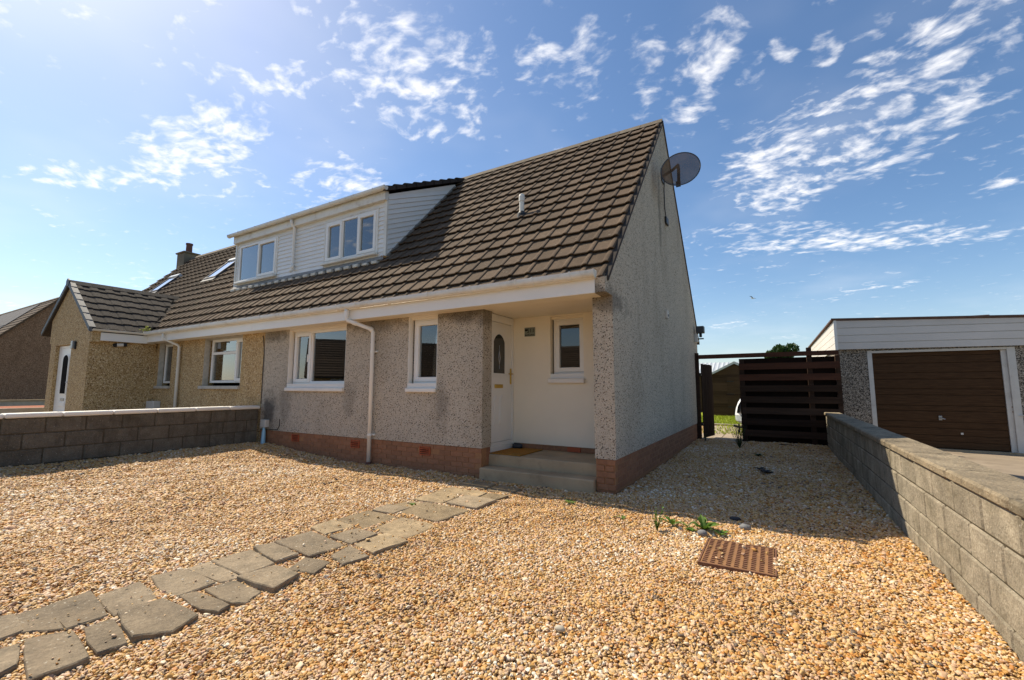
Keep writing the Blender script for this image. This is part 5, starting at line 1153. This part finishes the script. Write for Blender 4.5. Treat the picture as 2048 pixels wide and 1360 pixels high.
leafy('weed', 'sparse green weed in the gravel in front of the house corner', (.332, -.932, .012), 9, .09, .008, 28, up=.35)
tallweed('weed', 'dark tufted weed growing at the gateway threshold', (1.02, 5.4, .02), .62, 34, 29, 'leaf_dark', .10)
tallweed('weed', 'weed clump at the foot of the open gate', (.24, 6.3, .02), .22, 10, 30, 'leaf_dark', .08)
leafy('weed', 'small dark weed in the shaded gravel right of the gateway', (1.394, 4.376, .02), 9, .14, .02, 31, 'leaf_dark', .6)
leafy('withered_plant', 'dark withered leaves lying on the shaded gravel', (1.55, 2.50, .02), 9, .15, .03, 32, 'leaf_dry', .3, cat='leaves')
leafy('withered_plant', 'small withered leaf cluster behind the larger withered leaves', (1.45, 2.75, .02), 6, .12, .02, 33, 'leaf_dry', .4, cat='leaves')
leafy('weed', 'faint olive weed in the shaded gravel near the block wall', (2.28, 2.93, .015), 12, .10, .012, 34, 'leaf_dark', .25)
leafy('flower', 'two yellow poppies at the foot of the slat fence', (1.2, 6.2, .05), 8, .035, .02, 35, 'flower', .3, cat='flower')
leafy('weed', 'tiny green sprout at the edge of the manhole cover', (1.70, -1.45, .012), 6, .05, .008, 36, up=.3)
leafy('weed', 'little green plant on the paving slabs', (-1.72, -1.72, .03), 6, .05, .012, 37, up=.8)
MBs = MB().tube([(1.75, 6.45, .035), (1.95, 6.40, .04), (2.15, 6.30, .03)], .016, 6); tag(MBs.build('stick', 'wood_dark'), 'dark stick lying at the foot of the slat fence', 'stick')

# ------------------------------------------------------------------ far things
def tree(name, label, c, r, h, n, seed, leaf=.14):
    rnd = random.Random(seed); t = thing(name, label, 'tree', c); c = Vector(c); tr = MB().tube([c, c + Vector((.1, 0, h * .35)), c + Vector((0, .1, h * .8))], [.16, .12, .04], 8)
    cr = MB(); blobs = []
    for k in range(16):
        a = rnd.uniform(0, 6.28); q = rnd.uniform(.2, .8) * r; blobs.append((c + Vector((math.cos(a) * q, math.sin(a) * q, h - r * .9 + rnd.uniform(-.5, .8) * r)), r * rnd.uniform(.28, .5)))
        tr.tube([c + Vector((0, 0, h * .45)), blobs[-1][0]], [.06, .015], 5)
    tr.build('trunk', 'bark', t)
    for _ in range(n):
        b, br = rnd.choice(blobs); v = Vector((rnd.gauss(0, 1), rnd.gauss(0, 1), rnd.gauss(0, 1))).normalized() * br * rnd.uniform(.6, 1.05); p = b + v
        u = Vector((rnd.gauss(0, 1), rnd.gauss(0, 1), rnd.gauss(0, 1))).normalized() * leaf * rnd.uniform(.6, 1.2); w_ = u.cross(Vector((rnd.gauss(0, 1), rnd.gauss(0, 1), rnd.gauss(0, 1)))).normalized() * leaf * .45
        cr.add([p - u, p + w_, p + u, p - w_], [(0, 1, 2, 3)])
    cr.build('crown', 'leaf_dark', t)
tree('tree', 'dark green tree top showing above the slat fence', (2.25, 30, -.1), 0.95, 4.3, 4200, 41)
tree('tree', 'broad tree beyond the road reflected in the narrow window', (-24.0, -29, -.1), 2.8, 6.6, 5000, 42, .2)
def bird():
    t = thing('bird', 'small white gull flying in the blue sky', 'bird', (.18, 50, 11.3))
    c = Vector((.18, 50, 11.3)); MB().tube([c + Vector((-.18, 0, .03)), c + Vector((-.08, 0, 0)), c + Vector((.08, 0, -.02)), c + Vector((.22, 0, 0))], [.015, .06, .06, .01], 8).build('body', 'bird_white', t)
    MB().add([c + Vector((-.06, 0, .03)), c + Vector((.08, 0, .02)), c + Vector((-.06, -.1, .20)), c + Vector((-.34, -.16, .26)), c + Vector((-.16, -.1, .16))], [(0, 1, 2, 4), (4, 2, 3)]).build('wing', 'dark_grey', t)
    MB().add([c + Vector((-.05, .02, .02)), c + Vector((.1, .02, .0)), c + Vector((.2, .3, .06)), c + Vector((.36, .5, -.02)), c + Vector((.1, .3, .05))], [(0, 1, 2, 4), (4, 2, 3)]).build('wing', 'dark_grey', t)
bird()
def far_house(label, c, rz, w, d, ze, za, wm, solar=False, porch=False):
    """ridge along local x, gables at x=0 and x=-w"""
    M = Matrix.Translation(c) @ Matrix.Rotation(rz, 4, 'Z'); t = put('house', None, None, M); tag(t, label, 'house')
    def b(name, mb, m, par=t): return mb.build(name, m, par, at=M)
    b('wall', MB().prism([(0, -.2), (d, -.2), (d, ze), (d / 2, za), (0, ze)], YZ, -w, 0), wm)
    s = (za - ze) / (d / 2); rf = MB()
    for sg in (0, 1):
        P = [(d / 2, za + .14), (-.35, ze - .35 * s + .14), (-.35, ze - .35 * s), (d / 2, za)]
        if sg: P = [(d - p, q) for p, q in P]
        rf.prism(P, YZ, -w - .1, .12)
    r_ = b('roof', rf, 'tile_brown')
    n = 15; cs = MB()
    for k in range(n):
        y = -.35 + (d / 2 + .35) * k / n; z = ze + s * y + .14; y2 = y + (d / 2 + .35) / n; z2 = ze + s * y2 + .14
        cs.prism([(y, z + .05), (y2, z2 + .005), (y2, z2 - .02), (y, z - .02)], YZ, -w - .12, .15)
    tag(b('tile_courses', cs, 'tile_brown', r_), kind='stuff')
    b('ridge', MB().prism([(d / 2 - .12, za + .1), (d / 2, za + .24), (d / 2 + .12, za + .1)], YZ, -w - .1, .14), 'ridge', r_)
    if solar:
        for k in range(5):
            x1 = -3.2 - k * 1.9
            for j in range(2):
                y = d / 2 * (.08 + .44 * j); y2 = y + d / 2 * .42; b('panel', MB().prism([(y, ze + s * y + .24), (y2, ze + s * y2 + .24), (y2, ze + s * y2 + .19), (y, ze + s * y + .19)], YZ, x1 - 1.86, x1), 'solar', r_)
    for k in range(3):
        x = -w * (.2 + .3 * k); wd = b('window', MB().box(x - .8, x + .8, -.06, .0, .95, 2.15), 'upvc'); b('pane', MB().box(x - .72, x - .03, -.075, -.061, 1.03, 2.07).box(x + .03, x + .72, -.075, -.061, 1.03, 2.07), 'glass_door', wd)
    return t
lh = far_house('brown harled house with pale roof panels at the far left', (-39.3, .75, .1), 0.0, 17, 7.2, 3.0, 7.0, 'dash_brown', solar=True)
MB().tube([(-41.6, 1.75, 4.25), (-41.6, 1.75, 4.75)], .12, 10).build('vent_pipe', 'upvc_old', lh, at=Matrix.Identity(4))
far_house('dark roofed house across the road reflected in the wide window', (-33.8, -18.8, -.1), R(126.9), 14, 8, 2.5, 5.9, 'dash_tan')
far_house('long low house across the road reflected in the porch window', (-17.5, -25.0, -.1), R(180), 11, 8, 2.2, 4.9, 'dash_tan')
t = thing('garden_wall', 'low cream boundary wall in front of the brown house', 'wall', (-33, 2, 0)); box('wall', 'paving_edge', t, -33.3, -33.0, -6, 8, -.1, .52); box('coping', 'concrete', t, -33.34, -32.96, -6.05, 8.05, .52, .60)
t = thing('planter_wall', 'low timber edged bed of red gravel by the neighbouring porch', 'planter', (-24, 2, 0)); box('edging', 'paving_edge', t, -22.2, -22.0, -6, 6, -.1, .52); box('red_bed', 'red_gravel', t, -25.5, -22.2, -6, 6, -.1, .50)

print('script objects', len(bpy.data.objects))
